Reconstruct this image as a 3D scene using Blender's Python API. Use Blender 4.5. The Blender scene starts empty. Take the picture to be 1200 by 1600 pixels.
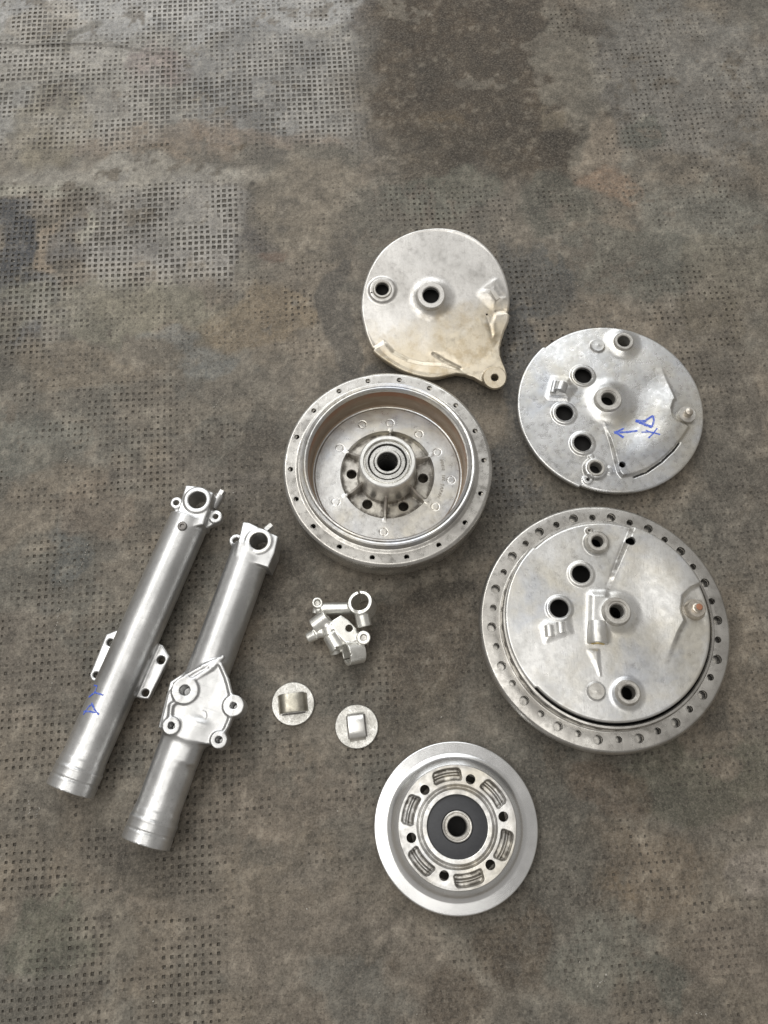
import bpy, math, random
import numpy as np
from mathutils import Vector, Matrix
random.seed(7)
RNG = np.random.RandomState(11)
sc = bpy.context.scene
COL = sc.collection
MM = 0.001

# ------------------------------------------------------------------ camera, world, lamps, exposure
CAM_T = math.radians(19.2); CAM_F = 1300.0; CAM_H = 800.0          # tilt, focal length in photo pixels, height in mm
cam = bpy.data.cameras.new('camera'); cam_o = bpy.data.objects.new('camera', cam); COL.objects.link(cam_o)
cam.sensor_fit = 'VERTICAL'; cam.sensor_height = 36.0; cam.lens = 36.0 * CAM_F / 1600.0
cam.clip_start = 0.02; cam.clip_end = 60
cam_o.location = (0, 0, CAM_H * MM); cam_o.rotation_euler = (CAM_T, 0, 0)
sc.camera = cam_o

world = bpy.data.worlds.new('World'); sc.world = world; world.use_nodes = True
bg = world.node_tree.nodes['Background']
bg.inputs[0].default_value = (1.0, 0.965, 0.92, 1); bg.inputs[1].default_value = 0.31

def area_lamp(name, loc, target, sx, sy, power, col):
    l = bpy.data.lights.new(name, 'AREA'); l.shape = 'RECTANGLE'; l.size = sx; l.size_y = sy
    l.energy = power; l.color = col
    o = bpy.data.objects.new(name, l); COL.objects.link(o); o.location = loc
    o.rotation_euler = (Vector(target) - Vector(loc)).to_track_quat('-Z', 'Y').to_euler()
    return o
# the open workshop door beyond the top of the picture, and two overhead strips added for highlights on the metal
area_lamp('door_daylight', (-0.5, 3.1, 2.1), (0, 0.4, 0), 3.4, 3.0, 76, (0.95, 0.975, 1.0))
area_lamp('overhead_fill', (-1.45, 0.7, 3.0), (-1.45, 0.7, 0), 1.15, 3.4, 50, (1.0, 0.985, 0.955))
area_lamp('overhead_fill', (0.12, -0.25, 3.0), (0.12, -0.25, 0), 1.15, 2.0, 15, (1.0, 0.985, 0.955))

sc.view_settings.view_transform = 'Standard'; sc.view_settings.look = 'None'
sc.view_settings.gamma = 1.0; sc.view_settings.exposure = 0.0

# ------------------------------------------------------------------ placing helpers (millimetres)
ST, CT = math.sin(CAM_T), math.cos(CAM_T)
def ray(px, py):
    a = (px - 600.0) / CAM_F; b = (800.0 - py) / CAM_F
    return np.array([a, ST + b * CT, -CT + b * ST])
CAMP = np.array([0, 0, CAM_H])
def at(px, py, z=0.0):                       # photo pixel -> point in the place at height z (mm)
    d = ray(px, py); s = (z - CAM_H) / d[2]
    return CAMP + d * s
class Frame:
    """local frame of a thing: origin o (mm), axes as matrix columns"""
    def __init__(s, o, tilt_x=0.0, tilt_y=0.0, rot_z=0.0):
        s.o = np.array(o, float)
        s.M = np.array((Matrix.Rotation(rot_z, 3, 'Z') @ Matrix.Rotation(tilt_y, 3, 'Y') @ Matrix.Rotation(tilt_x, 3, 'X')))
    def loc(s, px, py, zl=0.0):
        d = s.M.T @ ray(px, py); c = s.M.T @ (CAMP - s.o)
        t = (zl - c[2]) / d[2]
        return (c + d * t)[:2]
    def matrix(s):
        m = Matrix([list(r) for r in s.M]).to_4x4(); m.translation = Vector(s.o * MM); return m
def crop(scale, ox, oy):
    return lambda x, y: (ox + x * scale, oy + y * scale)

# ------------------------------------------------------------------ noise for numpy
def vnoise(x, y, seed):
    xi = np.floor(x).astype(np.int64); yi = np.floor(y).astype(np.int64)
    fx = x - xi; fy = y - yi
    fx = fx * fx * fx * (fx * (fx * 6 - 15) + 10); fy = fy * fy * fy * (fy * (fy * 6 - 15) + 10)
    def h(a, b):
        n = (a * 374761393 + b * 668265263 + seed * 1442695041) & 0x7fffffff
        n = ((n ^ (n >> 13)) * 1274126177) & 0x7fffffff
        return ((n ^ (n >> 16)) & 0xffff) / 65535.0
    a = h(xi, yi); b = h(xi + 1, yi); c = h(xi, yi + 1); d = h(xi + 1, yi + 1)
    return (a + (b - a) * fx) * (1 - fy) + (c + (d - c) * fx) * fy
def fbm(x, y, scale, seed, octv=4, gain=0.55):
    s = 0; amp = 1; tot = 0; f = 1.0 / scale
    for k in range(octv):
        s = s + amp * vnoise(x * f + 37.1 * k, y * f - 11.7 * k, seed + k * 17); tot += amp; amp *= gain; f *= 2.03
    return s / tot
def ss(d, w):                                 # 1 inside (d<0) to 0 outside, soft over w
    t = np.clip(0.5 - d / w, 0, 1); return t * t * (3 - 2 * t)
def smax(a, b, k):
    h = np.clip(0.5 + 0.5 * (a - b) / k, 0, 1); return b + (a - b) * h + k * h * (1 - h)
def sd_circle(x, y, c, r): return np.hypot(x - c[0], y - c[1]) - r
def sd_seg(x, y, a, b):
    a = np.asarray(a, float); b = np.asarray(b, float); v = b - a
    t = np.clip(((x - a[0]) * v[0] + (y - a[1]) * v[1]) / (v @ v), 0, 1)
    return np.hypot(x - a[0] - t * v[0], y - a[1] - t * v[1])
def sd_line(x, y, pts):
    d = np.full(np.shape(x), 1e9)
    for a, b in zip(pts[:-1], pts[1:]): d = np.minimum(d, sd_seg(x, y, a, b))
    return d
def sd_poly(x, y, P):
    d = sd_line(x, y, list(P) + [P[0]]); ins = np.zeros(np.shape(x), bool)
    n = len(P)
    for i in range(n):
        (x0, y0), (x1, y1) = P[i], P[(i + 1) % n]
        if y0 == y1: continue
        c = ((y0 > y) != (y1 > y)) & (x < (x1 - x0) * (y - y0) / (y1 - y0) + x0)
        ins ^= c
    return np.where(ins, -d, d)
def cone_boss(x, y, c, rt, rb, h):            # soft hump: full height within rt, zero beyond rb
    r = np.hypot(x - c[0], y - c[1]); t = np.clip((rb - r) / (rb - rt), 0, 1)
    return h * t * t * (3 - 2 * t)

# ------------------------------------------------------------------ mesh helpers
def mesh_obj(name, parts, mat, parent=None, smooth=35, xf=None):
    """parts: list of (verts Nx3 mm, faces list); ONE mesh object"""
    if isinstance(parts, tuple): parts = [parts]
    V = []; Fc = []; n = 0
    for v, f in parts:
        v = np.asarray(v, float); V.append(v)
        if isinstance(f, np.ndarray): Fc.extend((f + n).tolist())
        else: Fc.extend([[i + n for i in q] for q in f])
        n += len(v)
    V = np.concatenate(V) * MM
    me = bpy.data.meshes.new(name); me.from_pydata(V.tolist(), [], Fc); me.update()
    return link_mesh(name, me, mat, parent, smooth)
def dirt_and_shade(o, fun):
    """old grease and grime caked on a part, and shade painted along panel steps: a ragged stain stored on its mesh"""
    me = o.data; co = np.empty(len(me.vertices) * 3, np.float32); me.vertices.foreach_get('co', co); co = co.reshape(-1, 3) / MM
    x, y = co[:, 0].astype(float), co[:, 1].astype(float)
    f = np.clip(fun(x, y) * np.clip((fbm(x, y, 7, 301, 4, .65) - .30) * 3.2, 0, 1.15), 0, 1)
    a = me.attributes.new('dirt_shade', 'FLOAT', 'POINT'); a.data.foreach_set('value', f.astype(np.float32)); return o
def link_mesh(name, me, mat, parent=None, smooth=35):
    if mat is not None:
        me.materials.clear(); me.materials.append(mat)
    if smooth:
        me.shade_smooth(); me.set_sharp_from_angle(angle=math.radians(smooth))
    o = bpy.data.objects.new(name, me); COL.objects.link(o)
    if parent is not None: o.parent = parent
    return o
def thing(name, label, cat, frame=None, loc=None, group=None):
    o = bpy.data.objects.new(name, None); COL.objects.link(o); o.empty_display_size = 0.02
    if frame is not None: o.matrix_world = frame.matrix()
    elif loc is not None: o.location = Vector(loc) * MM
    tag(o, label, cat, group); return o
def tag(o, label=None, cat=None, group=None, kind=None):
    if label: o['label'] = label
    if cat: o['category'] = cat
    if group: o['group'] = group
    if kind: o['kind'] = kind
def lathe(prof, n=64, c=(0, 0), z=0.0, a0=0.0, close=False, ell=None):
    prof = np.asarray(prof, float); m = len(prof)
    th = np.arange(n) * 2 * math.pi / n + a0
    v = np.empty((m, n, 3))
    v[..., 0] = c[0] + prof[:, 0:1] * np.cos(th); v[..., 1] = c[1] + prof[:, 0:1] * np.sin(th); v[..., 2] = prof[:, 1:2] + z
    i = np.arange(m if close else m - 1)[:, None]; j = np.arange(n)[None, :]; i2 = (i + 1) % m; j2 = (j + 1) % n
    f = np.stack([i * n + j, i * n + j2, i2 * n + j2, i2 * n + j], -1).reshape(-1, 4)[:, ::-1]
    return v.reshape(-1, 3), f
def along(vf, p0, p1):
    """move a shape built along +Z from the origin so that Z runs from p0 to p1"""
    v, f = vf; p0 = np.asarray(p0, float); p1 = np.asarray(p1, float)
    q = Vector(p1 - p0).to_track_quat('Z', 'Y').to_matrix(); R = np.array([list(r) for r in q])
    return np.asarray(v) @ R.T + p0, f
def cyl(p0, p1, r0, r1=None, n=40):
    p0 = np.asarray(p0, float); p1 = np.asarray(p1, float); L = np.linalg.norm(p1 - p0); r1 = r0 if r1 is None else r1
    v, f = lathe([(r0, 0), (r1, L)], n)
    f = f.tolist() + [list(range(n))[::-1], list(range(n, 2 * n))]
    return along((v, f), p0, p1)
def prism(poly, z0, z1):
    P = np.asarray(poly, float); n = len(P)
    area = 0.5 * np.sum(P[:, 0] * np.roll(P[:, 1], -1) - np.roll(P[:, 0], -1) * P[:, 1])
    if area < 0: P = P[::-1]
    v = np.concatenate([np.c_[P, np.full(n, z0)], np.c_[P, np.full(n, z1)]])
    f = [list(range(n))[::-1], list(range(n, 2 * n))] + [[i, (i + 1) % n, n + (i + 1) % n, n + i] for i in range(n)]
    return v, f
def rod(pts, r, n=12):
    out = []
    for a, b in zip(pts[:-1], pts[1:]): out.append(cyl(a, b, r, n=n))
    return out
def polar(hfun, rin, rout, nr, nth, holes=(), skirt=6.0, edge=1.2, center=True, power=1.0):
    """cast disc: polar grid of heights, holes cut through and lined, a rounded rim and a skirt"""
    th = np.arange(nth) * 2 * math.pi / nth
    ro = np.array([rout(t) for t in th]) if callable(rout) else np.full(nth, float(rout))
    ri = np.full(nth, float(rin))
    t = np.linspace(0, 1, nr) ** power
    # pack the last rows close to the rim
    R = ri + (ro - ri) * t[:, None]
    X = R * np.cos(th); Y = R * np.sin(th)
    for (c, rh) in holes:
        d = np.hypot(X - c[0], Y - c[1]); cell = max(0.45, (np.max(ro) - rin) / nr * 0.6)
        m = (np.abs(d - rh) < cell) & (d > 1e-6)
        X = np.where(m, c[0] + (X - c[0]) * rh / np.maximum(d, 1e-6), X); Y = np.where(m, c[1] + (Y - c[1]) * rh / np.maximum(d, 1e-6), Y)
    Z = hfun(X, Y)
    dist = (ro[None, :] - R)
    Z = Z - edge * np.clip(1 - dist / (edge * 1.3), 0, 1) ** 2
    v = np.stack([X, Y, Z], -1).reshape(-1, 3)
    i = np.arange(nr - 1)[:, None]; j = np.arange(nth)[None, :]; j2 = (j + 1) % nth
    f = np.stack([i * nth + j, (i + 1) * nth + j, (i + 1) * nth + j2, i * nth + j2], -1).reshape(-1, 4)
    cx = X.reshape(-1)[f].mean(1); cy = Y.reshape(-1)[f].mean(1)
    keep = np.ones(len(f), bool)
    for (c, rh) in holes: keep &= np.hypot(cx - c[0], cy - c[1]) > rh * 0.985
    f = f[keep]
    parts = [(v, f)]
    base = v.reshape(nr, nth, 3)[-1].copy(); low = base.copy(); low[:, 2] -= skirt
    low2 = low.copy(); low2[:, :2] *= 0.93
    vv = np.concatenate([base, low, low2]); jj = np.arange(nth); j2 = (jj + 1) % nth
    ff = np.concatenate([np.stack([jj, nth + jj, nth + j2, j2], -1), np.stack([nth + jj, 2 * nth + jj, 2 * nth + j2, nth + j2], -1)])
    parts.append((vv, ff))
    for (c, rh) in holes:
        z = float(hfun(np.array([c[0] + rh * 1.15]), np.array([c[1]]))[0])
        parts.append(liner(c, rh, hfun, min(skirt + 2, 4.0)))
    return parts
def liner(c, rh, hfun, depth, n=40):
    th = np.arange(n) * 2 * math.pi / n
    rows = []
    for (dr, dz) in ((0.6, -0.20), (0.45, 0.05), (0.10, 0.05), (-0.15, -0.30)):
        x = c[0] + (rh + dr) * np.cos(th); y = c[1] + (rh + dr) * np.sin(th)
        xs = c[0] + (rh + 0.6) * np.cos(th); ys = c[1] + (rh + 0.6) * np.sin(th)
        rows.append(np.stack([x, y, hfun(xs, ys) + dz], -1))
    last = rows[-1].copy(); last[:, 2] -= depth; rows.append(last)
    v = np.concatenate(rows); m = len(rows)
    i = np.arange(m - 1)[:, None]; j = np.arange(n)[None, :]; j2 = (j + 1) % n
    f = np.stack([i * n + j, (i + 1) * n + j, (i + 1) * n + j2, i * n + j2], -1).reshape(-1, 4)
    return v, f
def ring_part(name, parent, mat, c, rh, ro, zb, zt, depth=14, ch=0.5, n=56, flare=0.6, inner_step=None):
    prof = [(ro + flare, zb), (ro, zt - ch), (ro - ch, zt)]
    if inner_step: prof += [(inner_step[0], zt), (inner_step[0] - 0.25, zt - inner_step[1]), (rh + ch * 0.6, zt - inner_step[1])]
    prof += [(rh + ch, zt - (inner_step[1] if inner_step else 0)), (rh, zt - ch - (inner_step[1] if inner_step else 0)), (rh, zt - depth)]
    return mesh_obj(name, lathe(prof, n, c), mat, parent)
def S_cyl(p0, p1, r0, r1=None):
    p0 = np.asarray(p0, float); p1 = np.asarray(p1, float); r1 = r0 if r1 is None else r1
    L = np.linalg.norm(p1 - p0); u = (p1 - p0) / L; rm = max(r0, r1)
    def d(x, y, z):
        x = x - p0[0]; y = y - p0[1]; z = z - p0[2]
        t = x * u[0] + y * u[1] + z * u[2]; r = np.sqrt(np.maximum(x * x + y * y + z * z - t * t, 0))
        a = r - (r0 + (r1 - r0) * np.clip(t / L, 0, 1)); b = np.abs(t - L / 2) - L / 2
        q = .6; a = a + q; b = b + q
        return np.minimum(np.maximum(a, b), 0) + np.hypot(np.maximum(a, 0), np.maximum(b, 0)) - q
    return d, np.minimum(p0, p1) - rm, np.maximum(p0, p1) + rm
def S_prism(poly, z0, z1):
    P = np.asarray(poly, float)
    def d(x, y, z):
        a = sd_poly(x[:, :, 0], y[:, :, 0], [tuple(p) for p in P])[:, :, None] + 0 * z; b = np.abs(z - (z0 + z1) / 2) - (z1 - z0) / 2
        q = min(1.3, (z1 - z0) * .3); a = a + q; b = b + q
        return np.minimum(np.maximum(a, b), 0) + np.hypot(np.maximum(a, 0), np.maximum(b, 0)) - q
    return d, np.array([*P.min(0), z0]), np.array([*P.max(0), z1])
def S_rod(pts, r): return [S_cyl(a, b, r) for a, b in zip(pts[:-1], pts[1:])]
def cast(name, solids, cuts, mat, parent, voxel=0.8, k=1.6, kc=0.5):
    """a casting: solids blended with soft fillets, then drilled; the skin is found on a grid (surface nets)"""
    lo = np.min([b[1] for b in solids], 0) - 3 * voxel; hi = np.max([b[2] for b in solids], 0) + 3 * voxel
    n = np.ceil((hi - lo) / voxel).astype(int) + 1
    ax = [lo[i] + np.arange(n[i]) * voxel for i in range(3)]
    D = np.full(n, 1e3, np.float32)
    def window(b, pad):
        a = np.clip(np.floor((b[1] - pad - lo) / voxel).astype(int), 0, n - 1); e = np.clip(np.ceil((b[2] + pad - lo) / voxel).astype(int) + 1, 1, n)
        sl = tuple(slice(a[i], e[i]) for i in range(3))
        g = np.meshgrid(ax[0][sl[0]], ax[1][sl[1]], ax[2][sl[2]], indexing='ij'); return sl, g
    for b in solids:
        kk = b[3] if len(b) > 3 else k
        sl, g = window(b, 2 * kk + 2); d = b[0](*g); c = D[sl]
        h = np.maximum(kk - np.abs(c - d), 0) / kk; D[sl] = np.minimum(c, d) - h * h * kk * 0.25
    for b in cuts:
        sl, g = window(b, 3 * voxel); d = -b[0](*g); c = D[sl]
        h = np.maximum(kc - np.abs(c - d), 0) / kc; D[sl] = np.maximum(c, d) + h * h * kc * 0.25
    # surface nets
    neg = D < 0
    cnt = np.zeros(n - 1, np.int8); corner = [(i, j, l) for i in (0, 1) for j in (0, 1) for l in (0, 1)]
    sub = lambda A, c: A[c[0]:n[0] - 1 + c[0], c[1]:n[1] - 1 + c[1], c[2]:n[2] - 1 + c[2]]
    for c in corner: cnt += sub(neg, c)
    cells = np.argwhere((cnt > 0) & (cnt < 8)); idx = np.full(n - 1, -1, np.int64); idx[tuple(cells.T)] = np.arange(len(cells))
    acc = np.zeros((len(cells), 3)); num = np.zeros(len(cells))
    val = {c: D[cells[:, 0] + c[0], cells[:, 1] + c[1], cells[:, 2] + c[2]] for c in corner}
    for c in corner:
        for axn in range(3):
            if c[axn] == 1: continue
            e = list(c); e[axn] = 1; e = tuple(e); va, vb = val[c], val[e]; m = (va < 0) != (vb < 0)
            t = np.where(m, va / np.where(m, va - vb, 1), 0); p = np.array(c, float)[None, :] + np.zeros((len(cells), 3)); p[:, axn] += t
            acc += p * m[:, None]; num += m
    V = lo + (cells + acc / num[:, None]) * voxel
    Fs = []
    for axn in range(3):
        o = [1, 1, 1]; o[axn] = 0
        A = neg[tuple(slice(o[i], n[i] - 1) for i in range(3))]
        sh = [slice(o[i], n[i] - 1) for i in range(3)]; sh[axn] = slice(1, n[axn]); Bn = neg[tuple(sh)]
        m = np.argwhere(A != Bn) + np.array(o)
        b1, b2 = [q for q in range(3) if q != axn]
        def cid(d1, d2):
            q = m.copy(); q[:, b1] -= d1; q[:, b2] -= d2; return idx[tuple(q.T)]
        q = np.stack([cid(0, 0), cid(1, 0), cid(1, 1), cid(0, 1)], -1)
        inside = neg[tuple(m.T)]; flip = inside if axn != 1 else ~inside
        q = np.where(flip[:, None], q, q[:, ::-1]); Fs.append(q)
    Fs = np.concatenate(Fs)
    return mesh_obj(name, (V, Fs), mat, parent, smooth=60)
def stroke(pts, w, hfun, step=0.8, lift=0.18):
    """a marker line hugging a surface"""
    P = [np.asarray(p, float) for p in pts]; Q = []
    for a, b in zip(P[:-1], P[1:]):
        n = max(2, int(np.linalg.norm(b - a) / step))
        Q += [a + (b - a) * k / n for k in range(n)]
    Q.append(P[-1]); Q = np.array(Q)
    T = np.gradient(Q, axis=0); T /= np.maximum(np.linalg.norm(T, axis=1, keepdims=True), 1e-6); N = np.c_[-T[:, 1], T[:, 0]]
    ww = w * (0.75 + 0.5 * RNG.rand(len(Q)))[:, None]
    A = Q + N * ww / 2; B = Q - N * ww / 2
    v = np.concatenate([np.c_[A, hfun(A[:, 0], A[:, 1]) + lift], np.c_[B, hfun(B[:, 0], B[:, 1]) + lift]])
    k = len(Q); f = np.array([[i, k + i, k + i + 1, i + 1] for i in range(k - 1)])
    return v, f

# ------------------------------------------------------------------ materials
class NT:
    def __init__(s, name):
        s.m = bpy.data.materials.new(name); s.m.use_nodes = True; s.t = s.m.node_tree; s.n = s.t.nodes
        s.b = s.n['Principled BSDF']; s.tc = s.n.new('ShaderNodeTexCoord')
    def lk(s, a, b): s.t.links.new(a, b)
    def noise(s, scale, detail=4, rough=0.55, vec=None, dist=0.0):
        k = s.n.new('ShaderNodeTexNoise'); k.inputs['Scale'].default_value = scale; k.inputs['Detail'].default_value = detail
        k.inputs['Roughness'].default_value = rough; k.inputs['Distortion'].default_value = dist
        s.lk(vec or s.tc.outputs['Object'], k.inputs['Vector']); return k.outputs['Fac']
    def ramp(s, fac, stops):
        r = s.n.new('ShaderNodeValToRGB'); e = r.color_ramp.elements
        while len(e) < len(stops): e.new(0.5)
        for el, (p, c) in zip(e, stops):
            el.position = p; el.color = (c if len(c) == 4 else (*c, 1)) if isinstance(c, tuple) else (c, c, c, 1)
        s.lk(fac, r.inputs['Fac']); return r.outputs['Color']
    def mix(s, fac, a, b, mode='MIX'):
        k = s.n.new('ShaderNodeMix'); k.data_type = 'RGBA'; k.blend_type = mode
        if isinstance(fac, (int, float)): k.inputs[0].default_value = fac
        else: s.lk(fac, k.inputs[0])
        for sock, v in ((k.inputs[6], a), (k.inputs[7], b)):
            if isinstance(v, tuple): sock.default_value = (*v, 1)
            else: s.lk(v, sock)
        return k.outputs[2]
    def math(s, op, a, b=0.0):
        k = s.n.new('ShaderNodeMath'); k.operation = op
        for sock, v in ((k.inputs[0], a), (k.inputs[1], b)):
            if isinstance(v, (int, float)): sock.default_value = v
            else: s.lk(v, sock)
        return k.outputs[0]
    def bump(s, h, strength, dist=0.001, prev=None):
        k = s.n.new('ShaderNodeBump'); k.inputs['Strength'].default_value = strength; k.inputs['Distance'].default_value = dist
        s.lk(h, k.inputs['Height'])
        if prev is not None: s.lk(prev, k.inputs['Normal'])
        return k.outputs['Normal']
    def setv(s, name, v):
        if isinstance(v, (int, float)): s.b.inputs[name].default_value = v
        elif isinstance(v, tuple): s.b.inputs[name].default_value = (*v, 1)
        else: s.lk(v, s.b.inputs[name])

def alu(name, base=(0.60, 0.595, 0.58), tarnish=(0.42, 0.41, 0.39), rough=(0.34, 0.52), metal=0.85, grime=(0.17, 0.15, 0.12),
        grime_amt=0.5, scale=24, bump=0.12, extra=None, scratch=0.5):
    base = tuple(min(.92, x * 1.32) for x in base); tarnish = tuple(x * 1.12 for x in tarnish)
    k = NT(name)
    n1 = k.noise(scale, 5, 0.6, dist=0.4); n2 = k.noise(scale * 7, 4, 0.6); n3 = k.noise(900, 3, 0.6); n4 = k.noise(scale * 2.6, 6, 0.7)
    c = k.mix(k.ramp(n1, [(0.38, 0.0), (0.66, 1.0)]), base, tarnish)
    c = k.mix(k.math('MULTIPLY', k.ramp(n2, [(0.45, 0.0), (0.70, 1.0)]), 0.6), c, tarnish)
    n5 = k.noise(scale * 16, 4, 0.7); c = k.mix(k.math('MULTIPLY', k.ramp(n5, [(0.56, 0.0), (0.72, 1.0)]), grime_amt * 0.6), c, tuple(x * 0.6 for x in tarnish))
    if extra: c = extra(k, c)
    c = k.mix(k.math('MULTIPLY', k.ramp(n4, [(0.60, 0.0), (0.74, 1.0)]), grime_amt), c, grime)
    c = k.mix(k.math('MULTIPLY', k.ramp(n3, [(0.66, 0.0), (0.74, 1.0)]), 0.5), c, grime)
    da = k.n.new('ShaderNodeAttribute'); da.attribute_name = 'dirt_shade'
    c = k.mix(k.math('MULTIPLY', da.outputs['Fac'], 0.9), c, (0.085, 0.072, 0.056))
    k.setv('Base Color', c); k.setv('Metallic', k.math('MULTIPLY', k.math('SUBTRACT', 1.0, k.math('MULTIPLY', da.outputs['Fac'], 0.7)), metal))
    mr = k.n.new('ShaderNodeMapRange'); k.lk(n2, mr.inputs[0]); mr.inputs[1].default_value = 0.3; mr.inputs[2].default_value = 0.7
    mr.inputs[3].default_value = rough[0]; mr.inputs[4].default_value = rough[1]
    k.setv('Roughness', mr.outputs[0])
    b = k.bump(n3, bump, 0.0004); b = k.bump(n2, bump * 0.8, 0.0015, b)
    if scratch:
        mp = k.n.new('ShaderNodeMapping'); mp.inputs['Scale'].default_value = (1, 0.06, 1); mp.inputs['Rotation'].default_value = (0, 0, 0.7)
        k.lk(k.tc.outputs['Object'], mp.inputs['Vector'])
        sc_ = k.noise(700, 2, 0.6, vec=mp.outputs['Vector']); c = k.mix(k.math('MULTIPLY', k.ramp(sc_, [(0.60, 0.0), (0.72, 1.0)]), 0.35 * scratch), c, tuple(x * .55 for x in tarnish)); k.lk(c, k.b.inputs['Base Color']); b = k.bump(k.ramp(sc_, [(0.62, 0.0), (0.7, 1.0)]), 0.12 * scratch, 0.0004, b)
    k.lk(b, k.b.inputs['Normal'])
    return k.m

def cream(k, c):          # old varnish on the lower half of the rear plate
    sx = k.n.new('ShaderNodeSeparateXYZ'); k.lk(k.tc.outputs['Object'], sx.inputs[0])
    n = k.noise(28, 5, 0.65)
    y = k.math('ADD', k.math('MULTIPLY', sx.outputs['Y'], -16.0), k.math('MULTIPLY', k.math('SUBTRACT', n, 0.5), 1.6))
    y = k.math('ADD', y, k.math('MULTIPLY', sx.outputs['X'], 4.0))
    f = k.ramp(y, [(0.05, 0.0), (0.75, 1.0)])
    c = k.mix(k.math('MULTIPLY', f, 0.8), c, (0.62, 0.54, 0.40))
    blot = k.ramp(k.noise(45, 5, 0.7), [(0.50, 0.0), (0.62, 1.0)])
    return k.mix(k.math('MULTIPLY', k.math('MULTIPLY', f, blot), 0.6), c, (0.43, 0.34, 0.21))
def warm(k, c):
    n = k.noise(18, 4, 0.6)
    c = k.mix(k.math('MULTIPLY', k.ramp(n, [(0.45, 0.0), (0.66, 1.0)]), 0.6), c, (0.66, 0.61, 0.50))
    nb = k.noise(13, 4, 0.6, dist=0.5)
    return k.mix(k.math('MULTIPLY', k.ramp(nb, [(0.52, 0.0), (0.66, 1.0)]), 0.6), c, (0.52, 0.55, 0.61))

M_rear = alu('cast_aluminium_cream', (0.60, 0.585, 0.56), (0.47, 0.455, 0.43), rough=(0.28, 0.44), metal=0.8, extra=cream, grime_amt=0.3)
M_plate = alu('cast_aluminium_plate', (0.60, 0.60, 0.595), (0.47, 0.47, 0.46), rough=(0.22, 0.40), metal=0.9, extra=warm, grime_amt=0.4)
M_plate2 = alu('cast_aluminium_front', (0.62, 0.615, 0.60), (0.50, 0.495, 0.475), rough=(0.27, 0.45), metal=0.85, extra=warm, grime_amt=0.35)
M_hub = alu('cast_aluminium_hub', (0.55, 0.545, 0.53), (0.40, 0.39, 0.375), rough=(0.26, 0.44), metal=0.88, grime_amt=0.5, extra=warm)
M_hub2 = alu('worn_aluminium_flange', (0.50, 0.485, 0.455), (0.36, 0.345, 0.32), rough=(0.20, 0.42), metal=0.9, grime_amt=0.45, scale=22, bump=0.03)
M_machined = alu('machined_aluminium', (0.70, 0.69, 0.66), (0.56, 0.55, 0.52), rough=(0.28, 0.4), metal=0.9, grime_amt=0.2)
M_bush = alu('worn_bushing', (0.52, 0.505, 0.47), (0.36, 0.34, 0.31), rough=(0.34, 0.5), metal=0.8, grime_amt=0.5, scale=60)
M_dirty = alu('dirty_casting', (0.40, 0.38, 0.34), (0.24, 0.22, 0.19), rough=(0.4, 0.6), metal=0.6, grime_amt=0.7, scale=60, grime=(0.07, 0.06, 0.05))
M_recess = alu('oily_recess', (0.52, 0.50, 0.46), (0.34, 0.32, 0.285), rough=(0.36, 0.55), metal=0.7, grime_amt=0.95, scale=30, grime=(0.06, 0.05, 0.04), extra=warm)
M_fork = alu('painted_fork_aluminium', (0.56, 0.56, 0.555), (0.42, 0.42, 0.415), rough=(0.31, 0.42), metal=0.9, grime_amt=0.16, scale=16, bump=0.05, scratch=0.7)
M_perch = alu('silver_perch_alloy', (0.68, 0.675, 0.64), (0.54, 0.53, 0.49), rough=(0.27, 0.38), metal=0.8, grime_amt=0.2, bump=0.06)
M_clip = alu('zinc_clip', (0.56, 0.55, 0.52), (0.36, 0.35, 0.32), rough=(0.30, 0.46), metal=0.8, grime_amt=0.6, scale=75, bump=0.3)
M_brassy = alu('yellowed_clip', (0.44, 0.415, 0.345), (0.30, 0.285, 0.24), rough=(0.30, 0.42), metal=0.85, grime_amt=0.3, scale=70)
M_steel = alu('bearing_steel', (0.66, 0.65, 0.62), (0.52, 0.51, 0.48), rough=(0.22, 0.34), metal=0.95, grime_amt=0.15)
M_dark = alu('oily_steel', (0.15, 0.14, 0.13), (0.09, 0.085, 0.08), rough=(0.35, 0.5), metal=0.7, grime_amt=0.5, grime=(0.03, 0.03, 0.03))
M_stud = alu('worn_stud', (0.55, 0.51, 0.45), (0.36, 0.32, 0.27), rough=(0.25, 0.4), metal=0.85, grime_amt=0.3, scale=80)
def simple(name, col, rough, metal=0.0, var=0.25, scale=200, bump=0.2):
    k = NT(name); n = k.noise(scale, 4, 0.6)
    k.setv('Base Color', k.mix(n, tuple(x * (1 - var) for x in col), tuple(min(1, x * (1 + var)) for x in col)))
    k.setv('Roughness', rough); k.setv('Metallic', metal); k.lk(k.bump(n, bump, 0.0004), k.b.inputs['Normal']); return k.m
M_seal = simple('black_rubber_seal', (0.040, 0.041, 0.045), 0.5, 0.0, 0.3, 300, 0.25)
M_brass = simple('brass', (0.75, 0.58, 0.22), 0.3, 1.0)
M_black = simple('black_hole_shade', (0.018, 0.017, 0.016), 0.8, 0.0)  # flat black painted in for the shade inside holes and gaps
M_rusty = simple('rusty_tip', (0.36, 0.16, 0.09), 0.7, 0.2)
def ink():
    k = NT('blue_marker_ink'); n = k.noise(500, 3, 0.7)
    k.setv('Base Color', k.mix(k.ramp(n, [(0.48, 0.0), (0.68, 1.0)]), (0.05, 0.11, 0.55), (0.30, 0.34, 0.58))); k.setv('Roughness', 0.5); return k.m
M_ink = ink()
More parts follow.
